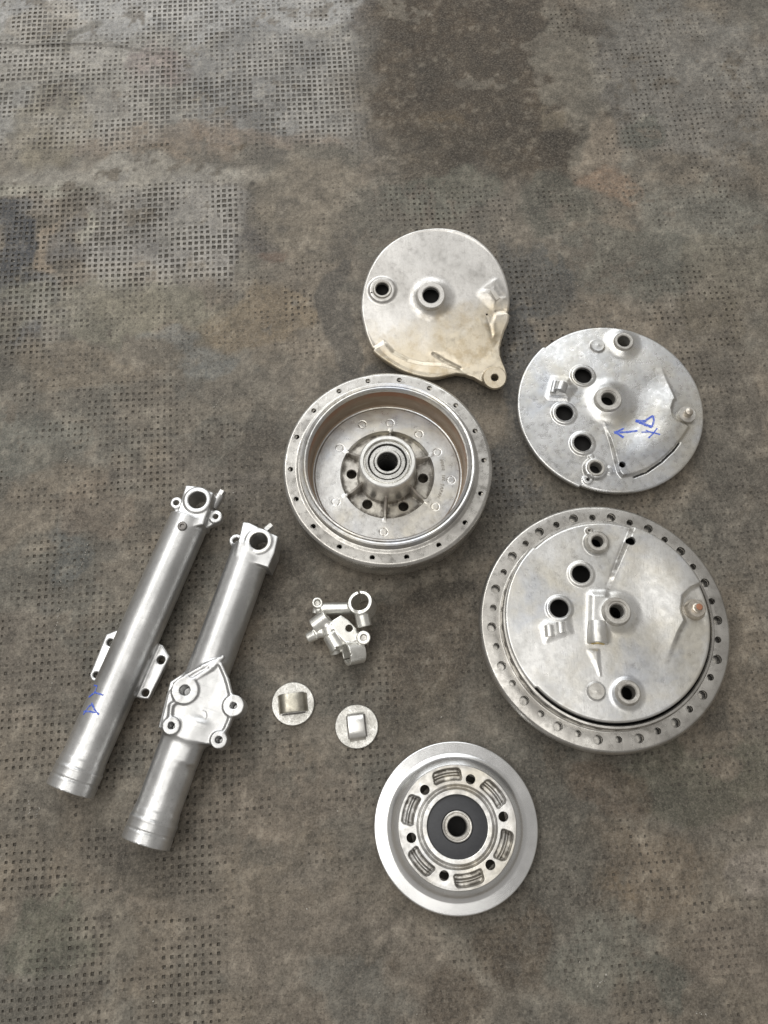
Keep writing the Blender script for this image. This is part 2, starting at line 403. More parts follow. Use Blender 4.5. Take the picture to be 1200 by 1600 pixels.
def drum_liner_mat():
    k = NT('rusty_iron_liner'); mp = k.n.new('ShaderNodeMapping'); mp.inputs['Scale'].default_value = (1, 1, 6); k.lk(k.tc.outputs['Object'], mp.inputs['Vector'])
    n = k.noise(22, 5, 0.65, vec=mp.outputs['Vector']); n2 = k.noise(90, 4, 0.6)
    sx = k.n.new('ShaderNodeSeparateXYZ'); k.lk(k.tc.outputs['Object'], sx.inputs[0])
    top = k.ramp(k.math('ADD', k.math('MULTIPLY', k.math('SUBTRACT', sx.outputs['Z'], 0.047), 90), k.math('MULTIPLY', n, 0.8)), [(0.30, 0.0), (0.55, 1.0)])
    c = k.mix(n2, (0.24, 0.17, 0.115), (0.36, 0.285, 0.21))
    c = k.mix(k.math('MULTIPLY', top, k.ramp(k.noise(30, 4, 0.6), [(0.36, 0.05), (0.62, 0.85)])), c, (0.33, 0.165, 0.10))
    c = k.mix(k.ramp(n, [(0.58, 0.0), (0.75, 0.8)]), c, (0.40, 0.36, 0.29))
    k.setv('Base Color', c); k.setv('Metallic', 0.45); k.setv('Roughness', 0.5); k.lk(k.bump(n2, 0.15, 0.0005), k.b.inputs['Normal']); return k.m
M_liner = drum_liner_mat()
def spun():
    k = NT('polished_spun_aluminium')
    L = k.n.new('ShaderNodeVectorMath'); L.operation = 'LENGTH'
    sx = k.n.new('ShaderNodeSeparateXYZ'); k.lk(k.tc.outputs['Object'], sx.inputs[0]); cb = k.n.new('ShaderNodeCombineXYZ')
    k.lk(sx.outputs['X'], cb.inputs[0]); k.lk(sx.outputs['Y'], cb.inputs[1]); k.lk(cb.outputs[0], L.inputs[0])
    w = k.n.new('ShaderNodeTexNoise'); w.noise_dimensions = '1D'; w.inputs['Scale'].default_value = 2600; w.inputs['Detail'].default_value = 3
    k.lk(L.outputs['Value'], w.inputs['W'])
    n = k.noise(26, 4, 0.6); n2 = k.noise(120, 4, 0.6)
    c = k.mix(k.ramp(n, [(0.35, 0.0), (0.7, 1.0)]), (0.86, 0.86, 0.85), (0.74, 0.74, 0.735))
    k.setv('Base Color', c); k.setv('Metallic', 0.9)
    k.setv('Roughness', k.math('ADD', k.math('MULTIPLY', n2, 0.14), 0.17))
    b = k.bump(w.outputs['Fac'], 0.06, 0.0003); k.lk(b, k.b.inputs['Normal']); return k.m
M_spun = spun()

# ------------------------------------------------------------------ THE FLOOR: one sheet, pressed with rows of small square pits
def blob(X, Y, px, py, rx, ry, soft=0.5, rot=0.0):
    c = at(px, py); a = at(px + rx, py); b = at(px, py - ry)
    ex = abs(a[0] - c[0]); ey = abs(b[1] - c[1])
    dx = X - c[0]; dy = Y - c[1]; cr, sr = math.cos(rot), math.sin(rot)
    u = (dx * cr + dy * sr) / ex; v = (-dx * sr + dy * cr) / ey
    return ss(np.hypot(u, v) - 1.0, 2 * soft)
def make_floor():
    PX, PY = 6.7, 7.25; ANG = math.radians(4.2)
    fr = np.array([0.29, 0.37, 0.63, 0.71])
    ku = np.arange(-92, 92); kv = np.arange(-34, 152)
    def lines(k, p): return (k[:, None] + fr[None, :]).reshape(-1) * p
    far = np.array([1.0, 6, 20, 55, 130, 300, 700, 1500, 3200])
    u = lines(ku, PX); v = lines(kv, PY)
    u = np.concatenate([u[0] - far[::-1], u, u[-1] + far]); v = np.concatenate([v[0] - far[::-1], v, v[-1] + far])
    nf = len(far)
    U, V = np.meshgrid(u, v, indexing='ij')
    iu = np.full(len(u), -1); iv = np.full(len(v), -1)
    iu[nf:-nf] = np.tile([0, 1, 2, 3], len(ku)); iv[nf:-nf] = np.tile([0, 1, 2, 3], len(kv))
    cu = np.floor(U / PX); cv = np.floor(V / PY)
    ca, sa = math.cos(ANG), math.sin(ANG)
    wob = (fbm(U, V, 160, 91, 2) - 0.5) * 7
    X = U * ca - V * sa + wob * 0.5; Y = U * sa + V * ca + wob
    # cell-wise randomness
    def cellrand(seed): return vnoise(cu + 0.0, cv + 0.0, seed)
    # ---- where the pits are deep, worn or filled
    wx = X + (fbm(X, Y, 60, 5, 3) - 0.5) * 70; wy = Y + (fbm(X, Y, 60, 6, 3) - 0.5) * 70
    B = lambda *a, **k: blob(wx, wy, *a, **k)
    def RECT(x0, y0, x1, y1, soft=16, slant=0):
        P = [tuple(at(*q)[:2]) for q in ((x0, y0 + slant), (x1, y0 - slant), (x1, y1 - slant), (x0, y1 + slant))]
        g = 0.12; return ss(sd_poly(X * (1 - g) + wx * g, Y * (1 - g) + wy * g, P), soft)
    pit = 0.24 * np.ones_like(X)
    for (a, w) in ((RECT(-80, 290, 370, 455, 14, 8), 1.0), (RECT(-80, -60, 560, 232, 40), .72), (RECT(-80, 1120, 352, 1402, 12, 6), .9), (RECT(-80, 1432, 348, 1680, 12, 6), .85),
                   (RECT(-80, 690, 270, 790, 20, 8), .8), (RECT(-80, 590, 280, 690, 30, 8), .6), (RECT(-80, 830, 330, 1110, 40, 8), .72), (RECT(-80, 400, 80, 560, 20, 4), .85), (B(60, 430, 90, 70), .8),
                   (B(480, 510, 90, 60), .55), (B(430, 1190, 220, 100), .6), (RECT(900, 60, 1060, 250, 30), .62), (RECT(838, 10, 905, 325, 20), .75), (B(700, 310, 100, 60), .75), (B(880, 35, 60, 40), .5),
                   (B(830, 480, 70, 100), .8), (B(1090, 490, 70, 100), .75), (B(1120, 200, 100, 120), .4), (B(800, 760, 60, 90), .7), (B(400, 720, 120, 80), .4), (B(430, 410, 90, 50), .4),
                   (B(1000, 1290, 60, 80), .3), (B(1020, 1545, 60, 40), .45), (B(1130, 1180, 70, 40), .4), (B(560, 1090, 90, 60), .45), (B(470, 470, 80, 50), .45), (B(430, 950, 60, 90), .4)):
        pit = np.maximum(pit, a * w)
    for (a, w) in ((B(760, 150, 190, 150, soft=.35), .95), (RECT(-80, 248, 368, 284, 10, 6), .95), (B(430, 570, 160, 60), .6), (B(520, 640, 100, 100), .4),
                   (B(540, 480, 40, 110), .8), (B(330, 205, 120, 26), .8), (B(480, 270, 110, 60), .6), (B(520, 1500, 150, 120), .7), (RECT(120, 1408, 350, 1430, 8, 4), .9)):
        pit = pit * (1 - a * w)
    rub_glint = np.maximum(RECT(130, 290, 370, 445, 40, 8) * .8, np.maximum(RECT(-80, 300, 140, 550, 30) * .4, RECT(-80, -60, 580, 232, 60) * .7))
    patch = fbm(X, Y, 55, 21, 4); pit = pit * np.clip((patch - 0.27) * 5.0, 0.13, 1.1)
    fine = fbm(cu * 6.7, cv * 7.25, 14, 25, 2); pit = pit * np.clip((fine - 0.22) * 3.0, 0.1, 1.15) * (0.65 + 0.6 * cellrand(3))
    pit = np.where(pit < 0.09, 0, np.clip(pit, 0, 1.1))
    inner = np.isin(iu, (1, 2))[:, None] & np.isin(iv, (1, 2))[None, :]
    # lattice jitter: pits are uneven in size and place
    jit = 0.42
    su = np.where(np.isin(iu, (0, 1)), -1, 1)[:, None]; sv = np.where(np.isin(iv, (0, 1)), -1, 1)[None, :]
    isl = (iu >= 0)[:, None] & (iv >= 0)[None, :]
    grow = (cellrand(41) - 0.5) * 0.6 - 0.05 + 1.15 * rub_glint * np.clip(patch * 2 - .4, 0, 1)
    X = X + isl * ((cellrand(31) - 0.5) * jit + su * grow); Y = Y + isl * ((cellrand(32) - 0.5) * jit + sv * grow)
    Z = (fbm(X, Y, 120, 51, 3) - 0.5) * 2.2 + (fbm(X, Y, 18, 52, 3) - 0.5) * 0.8
    Z = Z + (RNG.rand(*X.shape) - 0.5) * 0.10
    Z = Z - inner * pit * 1.15
    # the raised lip of an overlapping sheet, top left, and the ridge with a torn lump
    def chain(pts): return [at(*p)[:2] for p in pts]
    lip = chain([(-60, 66), (40, 68), (130, 66), (190, 70), (250, 82)]); d = sd_line(X, Y, lip); Z = Z + 1.6 * np.exp(-(d / 3.2) ** 2)
    lump = B(330, 192, 26, 18, soft=.5) * 4.0 + B(372, 212, 20, 8, soft=.5) * 2.5 + B(240, 225, 26, 8) * 1.8
    Z = Z + lump * (0.6 + 0.8 * fbm(X, Y, 9, 77, 3))
    strip = B(190, 272, 195, 26, soft=.3); Z = Z + strip * 0.8
    # parts rest at zero: keep the ground at or below it
    Z = Z - 0.9
    # ---- colour of the sheet: worn grey-brown with oil, rust, mud and cement stains, some sheen painted in (all in albedo)
    base = np.array([0.152, 0.137, 0.114])
    C = np.ones(X.shape + (3,)) * base
    ero = fbm(X, Y, 40, 14, 6, .62); ero2 = fbm(X, Y, 11, 15, 3, .6)
    def tone(r, g, b):                                     # a seen colour of the sheet -> albedo
        m = (r + g + b) / 3; r, g, b = (m + (q - m) * .72 for q in (r, g, b))
        return 1.09 * np.array([(((q / 255.0) + .055) / 1.055) ** 2.4 for q in (r, g, b)])
    
    def tint(f, col, a=1.0):
        nonlocal C
        f = np.clip(f * a, 0, 1)[..., None]; C = C * (1 - f) + np.array(col) * f
    def stain(px, py, rx, ry, col, a=.8, soft=.45, e=1.0, rot=0.0):  # stains, and the sheen painted along the top left
        f = blob(wx, wy, px, py, rx, ry, soft, rot) + ((ero - .5) * 1.5 + (ero2 - .5) * .5) * e
        tint(np.clip((f - .28) / .42, 0, 1), tone(*col), a)
    st = lambda n, a, b: np.clip((n - a) / (b - a), 0, 1)
    n1 = fbm(X, Y, 170, 1, 5); n2 = fbm(X, Y, 80, 2, 5); n3 = fbm(X, Y, 26, 3, 5, .65); n4 = fbm(X, Y, 8, 4, 4, .65); n5 = fbm(X, Y, 52, 8, 5, .6)
    C = np.ones(X.shape + (3,)) * tone(112, 103, 89)
    tint(st(n1, .48, .66), tone(105, 101, 90), .8); tint(st(n2, .50, .64), tone(121, 107, 88), .7); tint(st(1 - n2, .52, .66), tone(97, 93, 82), .75)
    tint(st(n5, .52, .62), tone(124, 112, 95), .45); tint(st(1 - n5, .54, .64), tone(90, 84, 73), .5)
    # upper left: pale, rubbed and smeared, sheen along the top painted into the colour
    stain(200, 60, 460, 130, (134, 130, 120), .75, .5); stain(300, 15, 300, 40, (150, 149, 146), .7); stain(120, 88, 150, 18, (150, 144, 133), .8); stain(40, 170, 60, 40, (138, 136, 130), .6)
    stain(90, 200, 60, 60, (122, 112, 90), .7); stain(70, 30, 40, 25, (142, 126, 100), .5); stain(120, 45, 14, 32, (88, 82, 66), .8, e=.5); stain(262, 105, 55, 32, (122, 103, 96), .75); stain(420, 120, 120, 80, (112, 111, 108), .7)
    stain(250, 215, 140, 24, (126, 109, 89), .75); stain(335, 200, 40, 22, (140, 120, 100), .6, e=.6); stain(470, 210, 70, 26, (118, 101, 84), .7); stain(545, 110, 40, 90, (100, 96, 88), .6)
    tint(strip * (0.6 + .8 * n5), tone(143, 137, 124), .85); stain(60, 300, 90, 12, (150, 147, 130), .6)
    stain(270, 340, 120, 60, (128, 124, 117), .7); stain(250, 380, 160, 26, (112, 108, 104), .6)
    stain(88, 385, 30, 42, (140, 121, 98), .8, e=.7); stain(165, 345, 16, 10, (150, 146, 128), .6, e=.6)
    stain(130, 375, 40, 26, (88, 86, 84), .7)
    stain(30, 370, 34, 54, (58, 61, 66), .92, .3, e=.6); stain(48, 350, 16, 34, (50, 53, 58), .8, .3, e=.5); stain(36, 455, 44, 36, (66, 68, 70), .85, e=.7); stain(40, 525, 40, 26, (74, 74, 74), .8, e=.7)
    stain(383, 297, 12, 17, (40, 38, 36), .97, .2, e=.45); stain(388, 375, 28, 44, (86, 80, 74), .75); stain(395, 405, 26, 10, (110, 84, 66), .6, e=.6); stain(478, 158, 6, 10, (36, 34, 32), .95, .2, e=.2)
    stain(470, 320, 90, 90, (115, 105, 88), .6); stain(505, 235, 60, 26, (92, 88, 76), .6)
    stain(200, 480, 200, 40, (122, 118, 98), .6); stain(410, 500, 90, 40, (124, 106, 80), .75); stain(290, 545, 90, 34, (102, 104, 100), .7); stain(150, 560, 120, 40, (118, 104, 84), .6)
    stain(533, 500, 26, 120, (88, 82, 73), .9, .25, e=.45); stain(560, 590, 60, 20, (80, 78, 74), .7); stain(600, 340, 60, 60, (96, 92, 80), .6)
    # left and middle
    stain(60, 690, 90, 50, (104, 104, 94), .6); stain(100, 860, 26, 60, (84, 86, 82), .8); stain(40, 820, 50, 60, (126, 112, 93), .6); stain(150, 790, 60, 50, (120, 104, 86), .6); stain(330, 640, 70, 20, (128, 116, 98), .5)
    stain(415, 770, 70, 120, (84, 75, 63), .75); stain(300, 735, 110, 26, (98, 90, 80), .6); stain(455, 930, 40, 60, (80, 72, 61), .7)
    stain(655, 1000, 90, 110, (86, 75, 61), .85); stain(690, 920, 70, 26, (66, 60, 50), .8); stain(640, 1120, 70, 30, (98, 88, 72), .6)
    stain(40, 1040, 60, 120, (112, 100, 86), .5); stain(240, 1360, 110, 44, (90, 82, 70), .75); stain(70, 1460, 46, 46, (92, 92, 76), .75); stain(150, 1480, 40, 50, (126, 118, 102), .5); stain(250, 1422, 100, 10, (126, 114, 98), .75, e=.6)
    stain(520, 1500, 170, 110, (118, 106, 91), .6); stain(420, 1260, 120, 60, (120, 107, 91), .6); stain(560, 1560, 60, 50, (104, 103, 94), .6); stain(480, 1370, 60, 16, (134, 122, 106), .5)
    # upper right: the big brown oil patch, grey and rust beside it
    oil = np.clip((blob(wx, wy, 765, 110, 195, 165, .45) + (ero - .5) * .45 - .18) / .52, 0, 1)
    tint(oil, tone(70, 59, 46), .93); stain(690, 240, 130, 44, (76, 67, 54), .85); stain(885, 225, 50, 95, (70, 61, 49), .85, .35); stain(650, 30, 90, 50, (72, 60, 46), .85)
    tint(oil * st(n3, .52, .66), tone(84, 70, 54), .30); tint(oil * st(n5, .50, .62), tone(60, 53, 44), .45); stain(852, 185, 22, 18, (112, 100, 80), .8, e=.9); stain(700, 195, 40, 12, (98, 82, 60), .6, e=.9)
    stain(1070, 110, 150, 120, (116, 112, 104), .7); stain(890, 120, 40, 120, (124, 117, 102), .6); stain(930, 240, 40, 60, (132, 117, 98), .75); stain(950, 275, 44, 30, (136, 106, 80), .65); stain(1005, 195, 36, 34, (86, 87, 76), .8, .3, e=.6)
    stain(880, 310, 80, 44, (84, 82, 70), .8); stain(700, 300, 90, 34, (102, 102, 88), .6); stain(1090, 330, 110, 60, (112, 110, 98), .6); stain(1000, 400, 130, 50, (92, 91, 80), .7); stain(1150, 420, 70, 60, (116, 108, 90), .6)
    stain(840, 430, 60, 60, (80, 80, 76), .8); stain(815, 560, 34, 120, (76, 76, 74), .85); stain(1110, 480, 60, 40, (100, 90, 72), .6); stain(800, 760, 50, 60, (78, 76, 72), .8); stain(1150, 720, 60, 160, (92, 86, 76), .7); stain(780, 830, 40, 40, (84, 78, 68), .6)
    # lower right
    stain(1090, 1210, 130, 50, (88, 86, 70), .75); stain(960, 1230, 70, 40, (100, 82, 64), .6); stain(1120, 1190, 40, 20, (128, 112, 94), .6); stain(990, 1350, 110, 70, (112, 96, 76), .6); stain(930, 1375, 50, 16, (130, 110, 84), .6)
    stain(790, 1460, 70, 60, (86, 74, 59), .85); stain(930, 1480, 80, 60, (110, 109, 96), .6); stain(1180, 1370, 44, 34, (146, 134, 120), .75); stain(1030, 1545, 40, 34, (82, 84, 74), .7); stain(1120, 1500, 90, 60, (116, 103, 88), .6); stain(700, 1560, 60, 40, (92, 78, 62), .6)
    stain(880, 1300, 40, 90, (84, 80, 70), .6)
    # fine soiling everywhere
    C = C * np.exp((n3 - .5) * 1.0 + (n4 - .5) * .9)[..., None]
    tint(st(n4, .60, .72) * st(n3, .45, .6), tone(150, 140, 122), .35)
    # ridges between pits are rubbed pale where the sheet is walked on, with mesh glints painted in at the top left; pits hold black dirt
    edge = (np.isin(iu, (0, 3))[:, None] | np.isin(iv, (0, 3))[None, :]) & isl
    tint(rub_glint * edge * (0.25 + np.clip(pit, 0, .65)) * (0.1 + 1.5 * st(n5, .40, .62)), tone(166, 161, 151), .58)
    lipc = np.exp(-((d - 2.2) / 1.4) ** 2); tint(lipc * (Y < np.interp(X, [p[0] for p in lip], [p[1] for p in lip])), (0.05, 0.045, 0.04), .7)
    tint(np.exp(-((d + 0) / 1.2) ** 2), tone(165, 160, 150), .5)
    tint(inner * np.clip(pit * 2.8, 0, 1), (0.048, 0.042, 0.034), .86)
    C = np.clip(C * (0.80 + 0.40 * RNG.rand(*X.shape))[..., None], 0.012, 0.6)
    rough = 0.64 - (0.14 * B(300, 40, 420, 130, soft=.8) + .16 * B(280, 0, 420, 50, soft=.8) + 0.10 * rub_glint) * (1 - oil) + 0.16 * (n3 - .5) + .14 * oil
    nu, nv = X.shape
    co = np.stack([X, Y, Z], -1).reshape(-1, 3) * MM
    i = np.arange(nu - 1)[:, None]; j = np.arange(nv - 1)[None, :]
    f = np.stack([i * nv + j, (i + 1) * nv + j, (i + 1) * nv + j + 1, i * nv + j + 1], -1).reshape(-1, 4).astype(np.int32)
    me = bpy.data.meshes.new('floor'); me.vertices.add(len(co)); me.vertices.foreach_set('co', co.astype(np.float32).reshape(-1))
    me.loops.add(len(f) * 4); me.polygons.add(len(f)); me.loops.foreach_set('vertex_index', f.reshape(-1))
    me.polygons.foreach_set('loop_start', np.arange(len(f), dtype=np.int32) * 4); me.polygons.foreach_set('loop_total', np.full(len(f), 4, np.int32))
    me.update(calc_edges=True); me.validate()
    a = me.attributes.new('stain', 'FLOAT_COLOR', 'POINT')
    a.data.foreach_set('color', np.concatenate([C, np.ones(C.shape[:2] + (1,))], -1).astype(np.float32).reshape(-1))
    r = me.attributes.new('gloss', 'FLOAT', 'POINT'); r.data.foreach_set('value', rough.astype(np.float32).reshape(-1))
    k = NT('worn_rubber_floor')
    at1 = k.n.new('ShaderNodeAttribute'); at1.attribute_name = 'stain'; at2 = k.n.new('ShaderNodeAttribute'); at2.attribute_name = 'gloss'
    f1 = k.noise(420, 5, 0.7); f2 = k.noise(1500, 3, 0.6); f3 = k.noise(130, 5, 0.7)
    c = k.mix(k.math('MULTIPLY', k.ramp(f1, [(0.46, 0.0), (0.66, 1.0)]), 0.75), at1.outputs['Color'], k.mix(0.42, at1.outputs['Color'], (0.33, 0.29, 0.235)))
    c = k.mix(k.math('MULTIPLY', k.ramp(f3, [(0.48, 0.0), (0.66, 1.0)]), 0.6), c, k.mix(0.6, c, (0.055, 0.049, 0.040)))
    c = k.mix(k.math('MULTIPLY', k.ramp(f2, [(0.66, 0.0), (0.76, 1.0)]), 0.35), c, (0.36, 0.34, 0.30))
    f4 = k.noise(650, 4, 0.75); c = k.mix(1.0, c, k.ramp(f4, [(0.34, 0.55), (0.5, 0.98), (0.66, 1.0)]), 'MULTIPLY'); c = k.mix(k.math('MULTIPLY', k.ramp(f4, [(0.58, 0.0), (0.70, 1.0)]), 0.4), c, (0.34, 0.31, 0.26))
    k.setv('Base Color', c); k.setv('Roughness', at2.outputs['Fac']); k.setv('Specular IOR Level', 0.30)
    b = k.bump(f1, 0.45, 0.0012); b = k.bump(f2, 0.3, 0.0006, b); k.lk(b, k.b.inputs['Normal'])
    o = link_mesh('floor', me, k.m, None, smooth=0); me.shade_flat()
    tag(o, 'worn grey brown rubber floor pressed with rows of small pits', None, None, 'structure')
    return o
make_floor()

# ------------------------------------------------------------------ loose white grit and dried paint flecks on the floor (uncountable)
def make_grit():
    V = []; Fc = []
    def chip(p, s, el=1.0, a=0.0, hgt=0.5):
        n = len(V); ca, sa = math.cos(a), math.sin(a); q = []
        for k in range(5):
            t = k * 2 * math.pi / 5 + random.random() * .6; r = s * (0.7 + 0.5 * random.random()); x = r * math.cos(t) * el; y = r * math.sin(t)
            q.append((p[0] + x * ca - y * sa, p[1] + x * sa + y * ca))
        for (x, y) in q: V.append((x * MM, y * MM, (p[2] - 0.6) * MM))
        V.append((p[0] * MM, p[1] * MM, (p[2] + hgt * s) * MM))
        for k in range(5): Fc.append((n + k, n + (k + 1) % 5, n + 5))
    for k in range(430):
        p = at(random.uniform(0, 1200), random.uniform(10, 1600), 0.0); s = random.choice([.18, .22, .25, .3, .34, .5])
        if random.random() < .04: s = .8
        chip(p, s, random.uniform(.8, 1.5), random.uniform(0, 3))
    for pts in ([(102, 722), (104, 700)], [(137, 850), (131, 872), (126, 886)], [(94, 902), (98, 925), (92, 950), (86, 985)], [(448, 640), (470, 630), (478, 622)],
                [(456, 628), (462, 624)], [(60, 1262), (56, 1280)], [(44, 1250), (46, 1275)], [(82, 1060), (80, 1075)], [(1090, 1582), (1108, 1588)], [(935, 1540), (945, 1530)],
                [(330, 640), (352, 615)], [(812, 690), (806, 694)]):
        for (a, b) in zip(pts[:-1], pts[1:]):
            L = math.hypot(b[0] - a[0], b[1] - a[1])
            for q in range(int(L / 1.6)):
                t = random.random(); p = at(a[0] + (b[0] - a[0]) * t + random.gauss(0, 1.3), a[1] + (b[1] - a[1]) * t + random.gauss(0, 1.3), 0.0)
                chip(p, random.choice([.25, .4, .55]), 1.4, random.uniform(0, 3), 0.3)
    me = bpy.data.meshes.new('grit'); me.from_pydata(V, [], Fc); me.update()
    o = link_mesh('grit', me, simple('pale_grit', (0.50, 0.47, 0.42), 0.6), None, 0)
    tag(o, 'scattered pale grit and paint flecks on the rubber floor', None, None, 'stuff')
make_grit()

# ------------------------------------------------------------------ REAR BRAKE PLATE (cream tinted, torque arm)
def rear_plate():
    c1 = crop(280 / 1200, 540, 340)
    F = Frame(at(680, 474, 30), tilt_x=math.radians(12))
    L = lambda x, y, z=0: F.loc(*c1(x, y), z)
    t = thing('brake_plate', 'cream tinted brake plate with a torque arm, topmost of the parts', 'brake plate', F, group='brake plates')
    cen = L(602, 565)
    # outline in local polar form: main circle, lower lip, right pad, arm
    Rm = np.linalg.norm(L(105, 575) - L(1100, 575)) / 2
    pts = [(1100, 560), (1096, 610), (1086, 640), (1098, 655), (1090, 700), (1062, 765), (1042, 830), (1032, 880), (1034, 930), (1048, 980), (1066, 1020), (1079, 1068), (1072, 1110),
           (1050, 1138), (1010, 1152), (968, 1146), (935, 1130), (905, 1108), (860, 1078), (800, 1056), (740, 1050), (690, 1060), (630, 1076), (580, 1081), (520, 1074), (450, 1056), (380, 1030), (310, 993),
           (250, 955), (200, 916), (184, 902), (190, 884), (176, 872), (150, 810), (125, 730), (108, 650), (104, 580), (112, 500), (135, 410), (180, 310), (250, 215), (340, 145), (450, 95), (560, 74), (660, 72),
           (760, 90), (860, 135), (950, 205), (1030, 310), (1080, 430)]
    Q = np.array([L(*p) - cen for p in pts]); A = np.unwrap(np.arctan2(Q[:, 1], Q[:, 0])); Rr = np.hypot(Q[:, 0], Q[:, 1])
    A = A[::-1]; Rr = Rr[::-1]
    ext = np.concatenate([A - 2 * math.pi, A, A + 2 * math.pi]); er = np.concatenate([Rr] * 3); o = np.argsort(ext)
    def rout(a): return float(np.interp(a, ext[o], er[o]))
    P = lambda *pp: [L(*p) - cen for p in pp]
    lip = P((180, 880), (255, 832), (320, 905), (420, 958), (520, 982), (640, 985), (740, 1010), (800, 1050), (700, 1120), (400, 1120), (150, 960))
    tri = P((580, 905), (900, 690), (960, 700), (1000, 800), (1040, 900), (1060, 1010), (930, 1030), (760, 1010))
    pad = P((1000, 650), (1120, 630), (1120, 720), (1060, 790), (985, 800), (975, 720))
    lug = P((940, 480), (1000, 440), (1060, 530), (1010, 560)); hook = P((905, 510), (1000, 430), (1080, 560), (990, 590))
    boss = L(572, 520, 9) - cen; bosb = L(585, 545) - cen; bl = L(245, 480, 4) - cen; armb = L(998, 1072, 8) - cen; hole = L(945, 651) - cen; dot = L(175, 509) - cen
    g1 = P((945, 672), (960, 720), (982, 800)); g2 = P((588, 914), (660, 960), (765, 1012))
    cut1 = P((1010, 632), (1060, 622), (1100, 640)); lip0 = P((170, 880), (215, 850), (255, 838))
    def h(x, y):
        r = np.hypot(x, y)
        z = 3.5 * np.cos(np.clip(r / Rm, 0, 1.2) * 1.2) - 1.5
        z = z + (fbm(x, y, 30, 61, 3) - .5) * 0.5
        z = z + 3.0 * ss(sd_poly(x, y, lip), 5.5)
        z = z - 0.9 * np.exp(-(sd_line(x, y, lip0) / 2.0) ** 2)
        z = z + 1.7 * ss(sd_poly(x, y, tri), 15)
        z = z + 1.8 * ss(sd_poly(x, y, pad), 6.0)
        z = smax(z, cone_boss(x, y, boss * .35 + bosb * .65, 9, 27, 8.0), 3.5)
        z = z + 1.6 * ss(sd_circle(x, y, bl, 14.5), 5) + .6 * ss(sd_circle(x, y, bl, 14.0), 1.5)
        z = z + 2.2 * ss(sd_poly(x, y, hook), 14) - 1.0 * ss(sd_poly(x, y, lug), 6.0)
        z = z - 1.5 * ss(sd_line(x, y, g2) - 1.0, 4.0) - 0.4 * ss(sd_line(x, y, g1) - 0.6, 3.6) - 0.8 * ss(sd_line(x, y, cut1) - 1.0, 3.4)
        arm = np.clip((r - Rm) / 20, 0, 1); z = z + 4.0 * arm
        z = smax(z, 8.0 * ss(sd_circle(x, y, armb, 12.5), 2.0), .8)
        return z
    holes = [(boss, 9.2), (bl, 7.4), (armb, 4.2), (hole, 1.2), (dot, 0.9)]
    b = mesh_obj('plate_body', polar(h, 0.0, rout, 150, 720, holes, skirt=7, edge=1.6), M_rear, t, smooth=50)
    dirt_and_shade(b, lambda x, y: .6 * np.exp(-(sd_line(x, y, g2) / 2.0) ** 2) + .5 * np.exp(-(sd_line(x, y, g1) / 1.6) ** 2) + .5 * np.exp(-((np.hypot(x - bl[0], y - bl[1]) - 13.5) / 1.8) ** 2) + .35 * ss(sd_poly(x, y, hook), 6) + .45 * np.exp(-((np.hypot(x - armb[0], y - armb[1]) - 13) / 2.0) ** 2) + .28 * np.exp(-((np.hypot(x - boss[0] - 2, y - boss[1] + 3) - 20) / 6) ** 2))
    b.location = Vector((*cen, 0)) * MM
    off = lambda q: np.asarray(q) + cen
    ring_part('axle_bushing', t, M_rear, off(boss), 8.8, 15.0, 6.0, 10.4, depth=7, ch=1.0, flare=1.2)
    ring_part('cam_bushing', t, M_bush, off(bl), 7.0, 10.0, 2.2, 5.6, depth=6, ch=0.8)
    ring_part('arm_boss', t, M_rear, off(armb), 3.9, 12.0, 6.5, 9.0, depth=16, ch=0.5)
    # cable stop: a small ridged lug
    cs = [off(q) for q in P((965, 495), (985, 480), (1030, 545), (1008, 560))]
    mesh_obj('cable_stop', [prism(cs, 0.0, 3.0)], M_rear, t)
    mesh_obj('hole_shade_disc', lathe([(0.01, -9.5), (Rm * .89, -9.5)], 96, cen), M_black, t)  # added black disc that darkens the holes from below
    # shoe pivots underneath, on which the plate stands
    mesh_obj('pivot_post', [cyl((0, 55, -2), (0, 55, -38), 7)], M_dirty, t); mesh_obj('pivot_post', [cyl((-10, -55, -2), (-10, -55, -15), 7)], M_dirty, t)
    mesh_obj('light_block_ring', lathe([(Rm * .9, -1.5), (Rm * .9, -9), (Rm * .87, -9), (Rm * .87, -1.5)], 120, cen), M_dirty, t)  # added wall that keeps light from under the plate
rear_plate()

# ------------------------------------------------------------------ FRONT BRAKE PLATES
def outline(cen, Rb, bumps):
    def rout(a):
        r = Rb
        for (a0, a1, dr) in bumps:
            m = (a0 + a1) / 2; half = (a1 - a0) / 2; d = abs((a - m + math.pi) % (2 * math.pi) - math.pi)
            r += dr * float(np.clip((half - d) / 0.012, 0, 1))
        return r
    return rout
def ang(v): return math.atan2(v[1], v[0])

